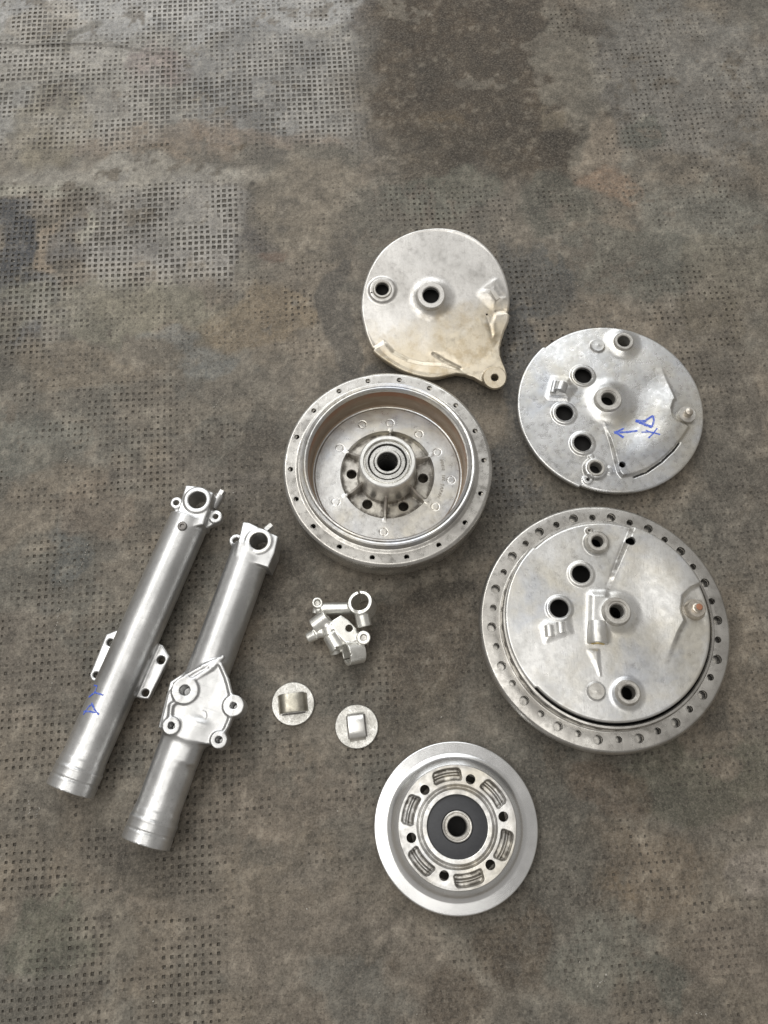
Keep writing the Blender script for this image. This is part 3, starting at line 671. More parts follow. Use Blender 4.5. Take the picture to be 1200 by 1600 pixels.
def marked_plate():
    c2 = crop(310 / 1200, 800, 500)
    z0 = 15.0; cen_w = np.array([237.2, 389.0, z0])
    F = Frame(cen_w); P1 = lambda x, y, z=0: F.loc(*c2(x, y), z); P = lambda *pp: [P1(*p) for p in pp]
    t = thing('brake_plate', 'brake plate lying loose on the floor with blue marker arrow and letter', 'brake plate', F, group='brake plates')
    R = 95.7; al = ang(P1(222, 190)); bl_ = ang(P1(405, 1032)) + 2 * math.pi
    rout = outline((0, 0), R, [(al, bl_, 2.2)])
    axle = P1(583, 478, 10); ab = P1(592, 505)
    arc = [R * .865 * np.array([math.cos(a), math.sin(a)]) for a in np.linspace(ang(P1(680, 955)) - 2 * math.pi, ang(P1(1062, 660)), 14)] if ang(P1(680, 955)) > 0 else \
          [R * .865 * np.array([math.cos(a), math.sin(a)]) for a in np.linspace(ang(P1(680, 955)), ang(P1(1062, 660)), 14)]
    pts_arc = P((660, 955), (740, 940), (820, 908), (900, 852), (970, 785), (1020, 725), (1066, 655))
    panel = P((543, 620), (590, 740), (620, 860), (640, 930)) + pts_arc + P((1045, 640), (1000, 625), (965, 590), (958, 545), (972, 500), (985, 488), (950, 400), (908, 305), (880, 300), (840, 350), (790, 400), (750, 480), (735, 560), (640, 620))
    edge_left = P((545, 622), (575, 700), (605, 790), (622, 870), (645, 945), (672, 985)); edge_right = P((880, 295), (912, 310), (945, 400), (985, 492))
    slot = P((735, 953), (810, 925), (900, 862), (975, 790), (1008, 745))
    stud = P1(1055, 577, 3); pad = P1(513, 165); tb = P1(672, 137, 4); bb = P1(505, 897, 4)
    hs = [(P1(430, 338, 3), 9.4), (P1(317, 563, 3), 9.4), (P1(427, 745, 3), 9.4)]
    lugp = P((215, 470), (250, 360), (335, 370), (370, 420), (330, 470)); small = P1(665, 877, 5)
    ear = P1(455, 970); nub = P1(475, 833); ear2 = P1(588, 915)
    soft_edge = P((850, 330), (790, 400), (745, 480), (725, 560), (660, 610))
    rail = P((225, 478), (330, 485))
    def h(x, y):
        r = np.hypot(x, y)
        z = 4.0 * np.cos(np.clip(r / R, 0, 1.1) * 1.35) - 1.0 + (fbm(x, y, 26, 63, 3) - .5) * 0.5
        z = z + 5.0 * np.clip(.5 - sd_poly(x, y, panel) / 2.8, 0, 1) * (1 - ss(sd_line(x, y, soft_edge) - 24, 48)) * np.clip((r - 12) / 24, 0.0, 1)
        z = smax(z, cone_boss(x, y, (axle * .4 + ab * .6), 10, 31, 9.5), 4.5)
        z = z + 2.6 * ss(sd_circle(x, y, pad, 7.4), 1.6)
        z = smax(z, cone_boss(x, y, tb, 8, 22, 5.5), 3.0); z = smax(z, cone_boss(x, y, bb, 9, 15, 4.0), 1.5)
        for (c, r_) in hs: z = smax(z, cone_boss(x, y, c, 11.4, 16, 2.6 + 4.0 * math.cos(min(1.1, math.hypot(*c) / R) * 1.35) - 1.6), 0.8)
        z = z + 1.8 * ss(sd_poly(x, y, lugp), 10) + .8 * ss(sd_line(x, y, rail) - 2, 4)
        z = z - 1.4 * ss(sd_line(x, y, slot) - .8, 1.8)
        z = z + 1.5 * ss(sd_circle(x, y, ear, 5), 1.2) + 1.6 * ss(sd_circle(x, y, nub, 2.6), 1.2) + 1.2 * ss(sd_circle(x, y, ear2, 4), 3)
        z = z + 1.8 * ss(sd_circle(x, y, bb, 11.8), 1.2)
        return z
    holes = [(axle, 7.6), (tb, 7.2), (bb, 6.8), (small, 3.4), (ear, 1.9)] + hs
    pb = mesh_obj('plate_body', polar(h, 0, rout, 140, 720, holes, skirt=3.5, edge=1.2), M_plate, t, smooth=50)
    mesh_obj('light_block_ring', lathe([(R * .90, -1.5), (R * .90, -z0 + .3), (R * .87, -z0 + .3), (R * .87, -1.5)], 120), M_dirty, t)  # added wall down to the floor, shuts out light behind the holes
    dirt_and_shade(pb, lambda x, y: .8 * np.exp(-(sd_line(x, y, edge_left) / 2.0) ** 2) + .5 * np.exp(-(sd_line(x, y, edge_right) / 1.4) ** 2) + .45 * np.exp(-((np.hypot(x - pad[0], y - pad[1]) - 7.6) / 1.4) ** 2) + .5 * np.exp(-((np.hypot(x - bb[0], y - bb[1]) - 12.5) / 2.2) ** 2) + .5 * ss(sd_circle(x, y, stud, 12), 5) + .3 * ss(sd_poly(x, y, lugp), 8))  # grease round the bosses, shade painted along the panel edges
    H = lambda c: float(h(np.array([c[0]]), np.array([c[1]]))[0])
    ring_part('axle_bushing', t, M_bush, axle, 7.2, 13.6, 7.5, 11.6, depth=12, ch=0.8, flare=1.0, inner_step=(9.4, 0.6))
    ring_part('cam_bushing', t, M_bush, tb, 6.6, 10.4, 3.0, 8.0, depth=12, ch=0.9, flare=0.8)
    ring_part('cam_bushing', t, M_bush, bb, 6.2, 9.2, 3.0, 6.8, depth=12, ch=0.9, flare=0.8)
    for (c, r_) in hs: ring_part('port_rim', t, M_plate, c, 9.0, 11.2, H(c + np.array([0, 13.0])) - .6, H(c + np.array([0, 11.0])) + .7, depth=3.5, ch=.9, flare=1.0)
    # cable stop: split half-round lug
    a, b = P1(250, 402, 6), P1(258, 402, 6)
    for (p, q) in (((246, 440), (262, 372)), ((290, 432), (306, 385))):
        w = 3.0 if p[0] < 260 else 6.0
        p0 = P1(*p, 5); p1 = P1(*q, 5)
        mesh_obj('cable_stop', [cyl((*p0, 4.4), (*p1, 4.4), w, n=24)], M_plate, t)
    s0 = H(stud + np.array([0, -12.]))
    mesh_obj('stud_washer', lathe([(9.0, s0 - 1), (9.0, s0 + 2.6), (8.5, s0 + 3.2), (3.5, s0 + 3.2)], 48, stud), M_bush, t)
    mesh_obj('stud', lathe([(4.2, s0 + 2.8), (4.2, s0 + 8.4), (3.6, s0 + 9.6), (2.0, s0 + 10.2), (0.01, s0 + 10.4)], 32, stud), M_stud, t)
    mesh_obj('casting_mark', lathe([(7.0, H(pad) - 1), (6.7, H(pad) + .3), (3.0, H(pad) + .15), (0.01, H(pad) + .5)], 36, pad), M_plate, t)
    mesh_obj('slot_shade', stroke(slot, 1.5, h, step=1.5, lift=.10), M_black, t, smooth=0)  # black strip painting the shade in the slot groove
    mesh_obj('hole_shade_disc', lathe([(0.01, -12), (R * .88, -12)], 96), M_black, t)  # added black backing so the holes look dark
    S = lambda *pp, w=1.9: stroke(P(*pp), w, h)
    ink_parts = [S((752, 680), (690, 687), (612, 690), w=2.2), S((612, 690), (640, 680), (672, 663)), S((612, 690), (640, 702), (668, 722), w=2.6),
                 S((742, 616), (790, 640), (838, 660), w=3.0), S((838, 660), (850, 620), (846, 590)), S((846, 590), (820, 605), (785, 630), w=2.2), S((742, 612), (775, 618), (800, 618), w=1.6),
                 S((775, 690), (830, 690), (884, 708), w=1.5), S((868, 668), (845, 700), (815, 728), w=1.6), S((800, 678), (840, 698), w=1.2)]
    m = mesh_obj('marker_writing', ink_parts, M_ink, t)
marked_plate()

# ------------------------------------------------------------------ FRONT HUB and the brake plate lying in it
HUBC = np.array([206.2, 157.0])
def front_hub():
    F = Frame((*HUBC, 0)); c4 = crop(410 / 1200, 740, 780)
    t = thing('wheel_hub', 'wide front wheel hub with a drilled spoke flange, carrying a brake plate', 'wheel hub', F, group='wheel hubs')
    R = 117.4; zf = 32.0
    a0 = ang(F.loc(*c4(455, 82), zf)); holes = []
    for k in range(36):
        a = a0 - k * math.radians(10); big = k % 2 == 0
        rr = 105.8 if big else 104.6
        holes.append((np.array([rr * math.cos(a), rr * math.sin(a)]), 4.3 if big else 3.1))
    def h(x, y):
        r = np.hypot(x, y)
        z = zf + 6.0 * np.clip((98.5 - r) / 4.0, 0, 1) ** 2 * (3 - 2 * np.clip((98.5 - r) / 4.0, 0, 1))
        z = z + 0.5 * np.sin((r - 98) * .18) + (fbm(x, y, 22, 66, 3) - .5) * .5
        z = z - 3.2 * np.clip((r - 114.6) / 2.8, 0, 1) ** 1.3
        return z
    mesh_obj('spoke_flange', polar(h, 93.6, R, 34, 1000, holes, skirt=3, edge=0.5), M_hub2, t, smooth=50)
    mesh_obj('drum_shell', lathe([(93.5, 38), (93.5, 43.5), (94.6, 45.4), (96.4, 45.2), (97.6, 43.2), (98.0, 33)], 160), M_hub2, t)
    mesh_obj('drum_liner', lathe([(93.4, 43), (93.3, 20), (20, 19)], 120), M_black, t)  # painted black for the shade seen through the plate holes
    mesh_obj('lower_flange', lathe([(93.6, 23), (100, 23), (114.5, 23), (115.2, 21), (113, 17), (98, 12), (94, 0), (92, 0), (92, 8)], 160), M_hub2, t)
front_hub()

def hub_plate():
    c4 = crop(410 / 1200, 740, 780); z0 = 47.0
    F = Frame((205.7, 158.3, z0)); P1 = lambda x, y, z=0: F.loc(*c4(x, y), z); P = lambda *pp: [P1(*p) for p in pp]
    t = thing('brake_plate', 'brake plate lying inside the wide drilled front wheel hub', 'brake plate', F, group='brake plates')
    R = 92.7; al = ang(P1(275, 222)); be = ang(P1(292, 858)) + 2 * math.pi
    rout = outline((0, 0), R, [(al, be, 2.0)])
    axle = P1(655, 513, 9); ab = P1(660, 525); tb = P1(565, 196, 6); bb = P1(705, 886, 4); pad = P1(557, 880)
    hs = [(P1(492, 342, 3), 9.0), (P1(392, 499, 3), 9.2)]
    small = P1(720, 191, 7); nub = P1(525, 148); stud = P1(1012, 505, 2)
    left_of = P((718, 128), (690, 200), (650, 300), (610, 400), (600, 440))
    panel = P((722, 128), (690, 210), (650, 310), (612, 405), (620, 440), (700, 440), (760, 560), (830, 700), (880, 760), (905, 690), (935, 610), (962, 560), (945, 510), (950, 450), (985, 415), (1048, 385), (1150, 300), (950, 60), (760, 40))
    pocket = P((1042, 398), (990, 420), (955, 455), (945, 500), (950, 530), (960, 550), (960, 580), (930, 640), (900, 720), (960, 700), (1050, 600), (1060, 480))
    groove = P((962, 565), (935, 620), (905, 690), (884, 745))
    soft_edge = P((650, 460), (700, 470), (760, 570), (830, 700), (880, 770))
    hump = P((522, 440), (535, 428), (600, 428), (640, 470), (615, 600), (610, 650), (525, 655), (518, 560))
    lugp = P((310, 580), (330, 560), (430, 550), (440, 610), (330, 650))
    spike = P((530, 700), (572, 802))
    def h(x, y):
        r = np.hypot(x, y)
        z = 3.6 * np.cos(np.clip(r / R, 0, 1.1) * 1.3) - .9 + (fbm(x, y, 26, 68, 3) - .5) * 0.6
        z = z + 6.6 * np.clip(.5 - sd_poly(x, y, panel) / 4.0, 0, 1) * (1 - ss(sd_line(x, y, soft_edge) - 30, 60)) * np.clip((r - 10) / 24, .0, 1)
        z = z - 1.2 * ss(sd_poly(x, y, pocket), 4.0) * ss(sd_circle(x, y, stud, 15), 12)
        z = smax(z, cone_boss(x, y, (axle + ab) / 2, 10, 24, 8.2), 4.0)
        z = smax(z, 6.6 * ss(sd_poly(x, y, hump), 11), 3.0)
        z = z + 2.2 * ss(sd_circle(x, y, pad, 7.8), 1.6)
        z = smax(z, cone_boss(x, y, tb, 9, 14, 5.5), 1.5); z = smax(z, cone_boss(x, y, bb, 9.5, 18, 5.0), 2.0)
        for (c, r_) in hs: z = z + 1.4 * ss(sd_circle(x, y, c, 12.0), 3)
        z = z + 1.6 * ss(sd_poly(x, y, lugp), 8)
        z = smax(z, 2.0 + 2.6 * ss(sd_seg(x, y, *spike) - 1.2, 3.5), .6) * 1.0 if False else z + 1.0 * ss(sd_poly(x, y, P((522, 695), (566, 695), (575, 805))), 4.5)
        z = z + 1.6 * ss(sd_circle(x, y, nub, 3.2), 1.6)
        return z
    holes = [(axle, 7.0), (tb, 6.2), (bb, 7.0), (small, 4.3), (nub, 1.2)] + hs
    pb = mesh_obj('plate_body', polar(h, 0, rout, 140, 720, holes, skirt=7, edge=1.4), M_plate2, t, smooth=50)
    dirt_and_shade(pb, lambda x, y: .75 * np.exp(-((sd_line(x, y, left_of) - .5) / 3.0) ** 2) + .6 * np.exp(-(sd_line(x, y, groove) / 2.0) ** 2) + .5 * np.exp(-((np.hypot(x - pad[0], y - pad[1]) - 8) / 1.6) ** 2) + .55 * ss(sd_circle(x, y, stud, 13), 6) + .4 * np.exp(-((np.hypot(x - tb[0], y - tb[1]) - 12.5) / 2.5) ** 2))  # grease in places, painted shade down the panel step
    H = lambda c: float(h(np.array([c[0]]), np.array([c[1]]))[0])
    ring_part('axle_bushing', t, M_bush, axle, 6.5, 12.4, 7.0, 11.2, depth=14, ch=0.8, flare=1.2, inner_step=(9.4, 1.2))
    ring_part('cam_bushing', t, M_bush, tb, 5.5, 10.2, 4.0, 9.0, depth=13, ch=1.2, flare=1.0)
    ring_part('cam_bushing', t, M_bush, bb, 6.4, 10.6, 3.5, 7.4, depth=13, ch=1.0, flare=1.4)
    for (c, r_) in hs: ring_part('port_rim', t, M_plate2, c, 8.5, 10.6, H(c + np.array([0, 12.4])) - .6, H(c + np.array([0, 10.4])) + .6, depth=3.5, ch=.9, flare=.8)
    mesh_obj('casting_mark', lathe([(7.4, H(pad) - 1), (7.1, H(pad) + .3), (2.4, H(pad) + .2), (0.01, H(pad) + .5)], 36, pad), M_bush, t)
    for (p, q, w) in (((352, 628), (346, 576), 8.0), ((403, 612), (398, 562), 8.0)):
        p0, p1 = P1(*p, 4), P1(*q, 4)
        mesh_obj('cable_stop', [cyl((*p0, 1.6), (*p1, 1.6), 4.8, n=24)], M_plate2, t)
    # speedometer drive: a short horizontal spigot with a brass insert
    a, b = P1(566, 560, 4), P1(569, 662, 4)
    d = (b - a) / np.linalg.norm(b - a)
    mesh_obj('speedometer_spigot', [along(lathe([(8.6, 0), (9.6, 8), (9.8, np.linalg.norm(b - a) - 1), (9.2, np.linalg.norm(b - a)), (6.4, np.linalg.norm(b - a)), (6.0, np.linalg.norm(b - a) - 6), (0.01, np.linalg.norm(b - a) - 6)], 48), (*a, 1.8), (*b, 2.6))], M_plate2, t)
    bb_ = b + d * .4
    mesh_obj('brass_insert', [along(lathe([(6.2, -5), (6.2, .3), (4.0, .6), (3.6, -3), (0.01, -3)], 32), (*b, 2.6), (*(b + d), 2.65))], M_brass, t)
    s0 = H(stud + np.array([0, -15.]))
    mesh_obj('stud_boss', lathe([(10.4, s0 - 1), (8.6, s0 + 3.5), (8.2, s0 + 5.2), (7.6, s0 + 5.8), (3.5, s0 + 5.8)], 48, stud), M_stud, t)
    mesh_obj('stud', lathe([(4.6, s0 + 5.6), (4.4, s0 + 8.0), (3.5, s0 + 8.4), (3.4, s0 + 11.5), (2.9, s0 + 12.2)], 32, stud), M_stud, t)
    mesh_obj('stud_tip', lathe([(3.0, s0 + 12.1), (2.5, s0 + 12.6), (0.01, s0 + 12.7)], 32, stud), M_rusty, t)
    ring_part('grease_nipple', t, M_bush, nub, 1.3, 3.0, H(nub + np.array([0, 3.4])) - .5, H(nub + np.array([0, 2.6])) + 1.2, depth=4, ch=.4, n=24)
hub_plate()

# ------------------------------------------------------------------ DRUM HUB (open drum facing up)
def drum_hub():
    c3 = crop(350 / 1200, 430, 570); C0 = np.array([3.3, 309.0])
    F = Frame((*C0, 0)); P1 = lambda x, y, z=0: F.loc(*c3(x, y), z)
    t = thing('wheel_hub', 'open drum wheel hub with rusty liner and a ribbed bearing tower', 'wheel hub', F, group='wheel hubs')
    zf = 50.0
    hl = [(495, 80), (665, 75), (828, 122), (962, 222), (1057, 360), (1100, 513), (1077, 683), (996, 830), (863, 945), (700, 1010), (523, 1014), (350, 965), (213, 858), (122, 716), (93, 560), (125, 390), (208, 247), (340, 140)]
    holes = []
    for k, p in enumerate(hl):
        q = P1(*p, zf); a = ang(q); holes.append((np.array([94.2 * math.cos(a), 94.2 * math.sin(a)]), 2.5))
    def h(x, y):
        r = np.hypot(x, y)
        return zf + .3 + (fbm(x, y, 22, 71, 3) - .5) * .6 + 1.2 * np.clip((89 - r) / 3, 0, 1) - 2.0 * np.clip((r - 99.0) / 3.0, 0, 1) ** 1.5
    mesh_obj('spoke_flange', polar(h, 85.5, 102.0, 30, 900, holes, skirt=1.0, edge=.4), M_hub2, t, smooth=50)
    mesh_obj('drum_shell', lathe([(86, 49), (85.2, 58), (84.6, 60.2), (83.2, 60.8), (81.6, 60.2), (80.8, 58.8), (80.2, 60.4), (79.0, 60.8), (77.8, 59.6), (77.2, 55.5)], 180), M_hub, t)
    # side below the flange, with a row of dark spoke slots
    mesh_obj('flange_skirt', lathe([(101.2, 48.8), (102.0, 47.6), (102.2, 34), (101.8, 20), (100, 15), (92, 13), (90, 4), (86, 0), (84, 0)], 180), M_hub2, t)
    sl = []
    for k in range(18):
        a = ang(holes[k][0]) - math.radians(7.5); d = np.array([math.cos(a), math.sin(a), 0]); p = d * 101.2; p[2] = 45.5
        mesh_obj('spoke_slot', [cyl(p - d * 2, p + d * .25, 2.0, n=16)], M_black, t)
    mesh_obj('drum_liner', lathe([(77.6, 56.0), (76.8, 54.5), (76.0, 40), (75.6, 29.6), (74.2, 28.4)], 180), M_liner, t)
    # the web: floor of the drum, recess and ribs as one casting
    ribs = [(820, 495), (800, 730), (585, 850), (375, 705), (395, 475), (617, 360)]; ra = [ang(P1(*p, 26)) for p in ribs]
    hs = [(405, 592), (490, 760), (692, 768), (796, 612)]; hang = [ang(P1(*p, 20)) for p in hs]
    hang = [math.radians(k * 60) + (hang[3] if True else 0) for k in range(6)]
    holes2 = [(np.array([36.0 * math.cos(a), 36.0 * math.sin(a)]), 5.2) for a in hang]
    ej = [(467, 320), (345, 445), (325, 735), (580, 895), (857, 760), (942, 618), (868, 468), (615, 313), (770, 372)]
    ejp = [P1(*p, 28) for p in ej]
    def h2(x, y):
        r = np.hypot(x, y)
        z = 28.2 + (fbm(x, y, 24, 72, 3) - .5) * .5
        z = z - 6.5 * ss(r - 46.0, 1.8) - .8 * ss(np.abs(r - 73.2) - .7, 1.2)
        for a in ra:
            u = x * math.cos(a) + y * math.sin(a); v = -x * math.sin(a) + y * math.cos(a)
            top = 28.6 + 12 * np.clip((46 - u) / 18, 0, 1) ** 1.8
            rib = ss(np.abs(v) - 1.7, 1.4) * (u > 0) * (u < 52) * ss(u - 50, 4)
            z = np.where(rib > 0, np.maximum(z, z + (top - z) * rib), z)
        z = smax(z, 22 + 4.0 * ss(r - 29.5, 2.0), .8)
        for c in ejp: dd = np.hypot(x - c[0], y - c[1]); z = z - .7 * ss(np.abs(dd - 3.8) - .2, .9)
        return z
    pw = polar(h2, 20.0, 74.6, 110, 720, holes2, skirt=1.0, edge=.2); V, Fc = pw[0]; fr = np.hypot(V[:, 0], V[:, 1])[Fc].mean(1)
    mesh_obj('drum_web', [(V, Fc[fr >= 45.6]), pw[1]], M_hub, t, smooth=50)
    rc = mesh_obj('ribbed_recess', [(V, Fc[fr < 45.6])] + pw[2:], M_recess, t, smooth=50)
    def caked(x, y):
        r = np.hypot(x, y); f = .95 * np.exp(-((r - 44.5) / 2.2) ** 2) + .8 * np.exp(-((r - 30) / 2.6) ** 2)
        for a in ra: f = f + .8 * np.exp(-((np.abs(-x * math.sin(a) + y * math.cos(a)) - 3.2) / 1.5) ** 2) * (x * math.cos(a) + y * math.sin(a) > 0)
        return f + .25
    dirt_and_shade(rc, caked)
    # bearing tower and bearing
    mesh_obj('bearing_tower', lathe([(29.4, 20), (28.6, 26), (28.2, 34), (27.8, 58), (27.2, 60.6), (26.2, 61.4), (23.4, 61.4), (22.8, 60.9), (22.5, 57.0), (20.4, 56.6), (20.3, 50)], 96), M_machined, t)
    b = mesh_obj('bearing', lathe([(21.2, 57), (21.2, 59.6), (20.9, 59.9), (19.2, 59.9), (18.9, 59.6), (18.9, 56.6)], 96), M_steel, t)
    mesh_obj('bearing_shield', lathe([(17.3, 56.5), (17.3, 58.8), (17.0, 59.1), (13.7, 59.1), (13.4, 58.8), (13.4, 56.5)], 96), M_steel, b)
    mesh_obj('bearing_race', lathe([(12.7, 57.5), (12.6, 60.2), (12.3, 60.5), (10.6, 60.5), (10.0, 60.0), (9.7, 58), (9.7, 40)], 96), M_steel, b)
    mesh_obj('bearing_gap_shade', lathe([(21.2, 57.0), (9.8, 57.0)], 64), M_black, b)
    mesh_obj('bore_shade_tube', lathe([(9.7, 44), (9.2, 43), (8.4, 20), (8.4, 5)], 48), M_black, t)
    # cast lettering on the web, reading down the right side
    txt = 'MADE IN JAPAN'; a1 = ang(P1(873, 520, 28)); a2 = ang(P1(878, 705, 28)); rr = (np.linalg.norm(P1(873, 520, 28)) + np.linalg.norm(P1(878, 705, 28))) / 2
    vs = []
    for k, ch in enumerate(txt):
        if ch == ' ': continue
        a = a1 + (a2 - a1) * k / (len(txt) - 1)
        fc = bpy.data.curves.new('letter', 'FONT'); fc.body = ch; fc.size = 4.6 * MM; fc.extrude = 0.4 * MM; fc.align_x = 'CENTER'; fc.resolution_u = 2
        o = bpy.data.objects.new('letter', fc); COL.objects.link(o)
        me = bpy.data.meshes.new_from_object(o.evaluated_get(bpy.context.evaluated_depsgraph_get()))
        v = np.array([list(q.co) for q in me.vertices]) / MM; f = [list(p.vertices) for p in me.polygons]
        bpy.data.objects.remove(o); bpy.data.curves.remove(fc); bpy.data.meshes.remove(me)
        th = a - math.pi / 2; R2 = np.array([[math.cos(th), -math.sin(th)], [math.sin(th), math.cos(th)]])
        q = v[:, :2] @ R2.T + rr * np.array([math.cos(a), math.sin(a)])
        vs.append((np.c_[q, v[:, 2] + 28.45], f))
    mesh_obj('cast_lettering', vs, M_dirty, t, smooth=0)
drum_hub()

# ------------------------------------------------------------------ POLISHED HUB COVER
def hub_cover():
    c8 = crop(290 / 1200, 570, 1140); F = Frame((63.8, -20.4, 0)); P1 = lambda x, y, z=0: F.loc(*c8(x, y), z)
    t = thing('hub_cover', 'polished silver hub cover with six slots and a black rubber centre', 'hub cover', F)
    zr = 27.0; sp = []
    hol = [(390, 392), (683, 323), (895, 563), (813, 876), (512, 947), (300, 700)]
    ha = [ang(P1(*p, zr)) for p in hol]; rh = float(np.mean([np.linalg.norm(P1(*p, zr)) for p in hol]))
    holes = [(rh * np.array([math.cos(a), math.sin(a)]), 4.3) for a in ha]
    slots = [(537, 320), (825, 420), (893, 745), (672, 952), (365, 855), (312, 525)]; sa = [ang(P1(*p, zr)) for p in slots]
    def h(x, y):
        r = np.hypot(x, y); th = np.arctan2(y, x)
        # outer flange, concave fillet up to the flat centre ring
        q = np.clip((62.5 - r) / 11.5, 0, 1); z = 12.0 + 1.6 * np.clip((72.7 - r) / 11, 0, 1) + 13.2 * q ** 1.8
        z = np.where(r < 51.2, zr + .2 * 0, z)
        z = np.where((r >= 51.2) & (r < 52.0), zr - 1.2 * (r - 51.2) / .8, z)
        z = np.minimum(z, zr)
        for a in sa:
            da = np.abs((th - a + math.pi) % (2 * math.pi) - math.pi) * r
            u = np.abs(r - 43.6) - 4.9 + 2.6; v = da - 12.3 + 2.6
            d = np.minimum(np.maximum(u, v), 0) + np.hypot(np.maximum(u, 0), np.maximum(v, 0)) - 2.6; s = ss(d, 1.8)
            z = z - s * (6.5 - 3.2 * ss(np.abs(r - 43.8) - 1.0, 1.6))
        # inner gutter round the seal seat
        z = z - 3.2 * ss(np.abs(r - 33.0) - 1.4, 2.2) + 1.4 * ss(r - 31.0, 1.8)
        z = z + (fbm(x, y, 20, 73, 3) - .5) * .25 * (r < 51)
        return z
    parts = polar(h, 26.9, 72.7, 150, 640, holes, skirt=3.2, edge=.8)
    V, Fc = parts[0]; rr = np.hypot(V[:, 0], V[:, 1])
    fr = rr[Fc].mean(1)
    mesh_obj('polished_flange', [(V, Fc[fr >= 51.6]), parts[1]], M_spun, t, smooth=50)
    sr = mesh_obj('slotted_ring', [(V, Fc[fr < 51.6])] + parts[2:], M_hub, t, smooth=50)
    def caked(x, y):
        r = np.hypot(x, y); th = np.arctan2(y, x); f = .5 * np.exp(-((r - 33) / 1.6) ** 2) + .3 * np.exp(-((r - 50) / 1.2) ** 2)
        for a in sa:
            da = np.abs((th - a + math.pi) % (2 * math.pi) - math.pi) * r; d = np.maximum(np.abs(r - 43.6) - 4.9, da - 11.2)
            f = f + .85 * np.exp(-((d + .8) / 1.1) ** 2) + .35 * ss(d, 1)
        return f
    dirt_and_shade(sr, caked)
    mesh_obj('bore_shade_tube', lathe([(8.4, 16), (8.4, 1.2), (0.01, 1.2)], 48), M_black, t)  # closed black cup added to make the bore look dark
    mesh_obj('seal_seat', lathe([(27.4, zr + 1.2), (26.6, zr + .9), (26.4, zr - 4)], 120), M_machined, t)
    mesh_obj('rubber_seal', lathe([(26.5, zr - 1.6), (25.6, zr - 1.2), (14.0, zr - 1.0), (13.4, zr - 1.6), (12.6, zr - 3)], 120), M_seal, t)
    mesh_obj('bearing_ring', lathe([(13.2, zr - 3), (12.9, zr - .4), (12.3, zr - .1), (11.4, zr - .3), (10.8, zr - 1.2), (10.2, zr - 1.2), (9.9, zr - .2), (9.2, zr - .1), (8.5, zr - .8), (8.5, 4)], 96), M_bush, t)
    mesh_obj('hub_body', lathe([(62, 9), (45, 6), (40, 0), (30, 0), (30, 9)], 96), M_dirty, t)
hub_cover()

# ------------------------------------------------------------------ ROUND CLIPS with a raised strap
def clip(cx, cy, Rpx, ang_px, label, mat_disc, mat_strap, length, width, rise, lean):
    c = at(cx, cy, 2.0); R = np.linalg.norm(at(cx + Rpx, cy, 2.0) - c)
    F = Frame((c[0], c[1], 0), rot_z=ang_px)
    t = thing('round_clip', label, 'clip', F, group='round strap clips')
    def h(x, y): return 2.1 + (fbm(x + cx, y, 10, 81, 3) - .5) * .5
    mesh_obj('disc', polar(h, 0, R, 40, 160, [], skirt=1.6, edge=.5), mat_disc, t)
    n = 28; s = np.linspace(-1, 1, n); L2 = length / 2
    x = L2 * np.sign(s) * np.abs(s) ** .82; z = 2.0 + rise * np.maximum(0, 1 - np.abs(s) ** 2.6) ** .62
    V = []; Fc = []
    th = 1.3
    for i in range(n):
        for (yy, dz) in ((-width / 2, 0), (-width / 2 + .5, .25), (width / 2 - .5, .25), (width / 2, 0), (width / 2, -th), (-width / 2, -th)):
            V.append((x[i] * (1 if dz >= 0 else .93), yy + lean * z[i], z[i] + dz if dz >= 0 else z[i] - th))
    for i in range(n - 1):
        for k in range(6): Fc.append((i * 6 + k, (i + 1) * 6 + k, (i + 1) * 6 + (k + 1) % 6, i * 6 + (k + 1) % 6))
    mesh_obj('strap', (np.array(V), Fc), mat_strap, t, smooth=40)
    # the slits in the disc on both sides of the strap
    mesh_obj('slit', [prism([(-L2 * .8, sgn * (width / 2 + .1)), (L2 * .8, sgn * (width / 2 + .1)), (L2 * .8, sgn * (width / 2 + 1.5)), (-L2 * .8, sgn * (width / 2 + 1.5))], 2.40, 2.62) for sgn in (-1, 1)], M_dark, t, smooth=0)
clip(457.8, 1099.5, 33.3, math.radians(7), 'tarnished round clip with a yellowish strap lying crosswise', M_clip, M_brassy, 27.5, 17.0, 11.0, 0.0)
clip(557.2, 1135.0, 33.6, math.radians(97), 'brighter round clip with its grey strap lying lengthwise, slits on both sides', M_clip, M_machined, 26.0, 15.0, 9.0, 0.0)

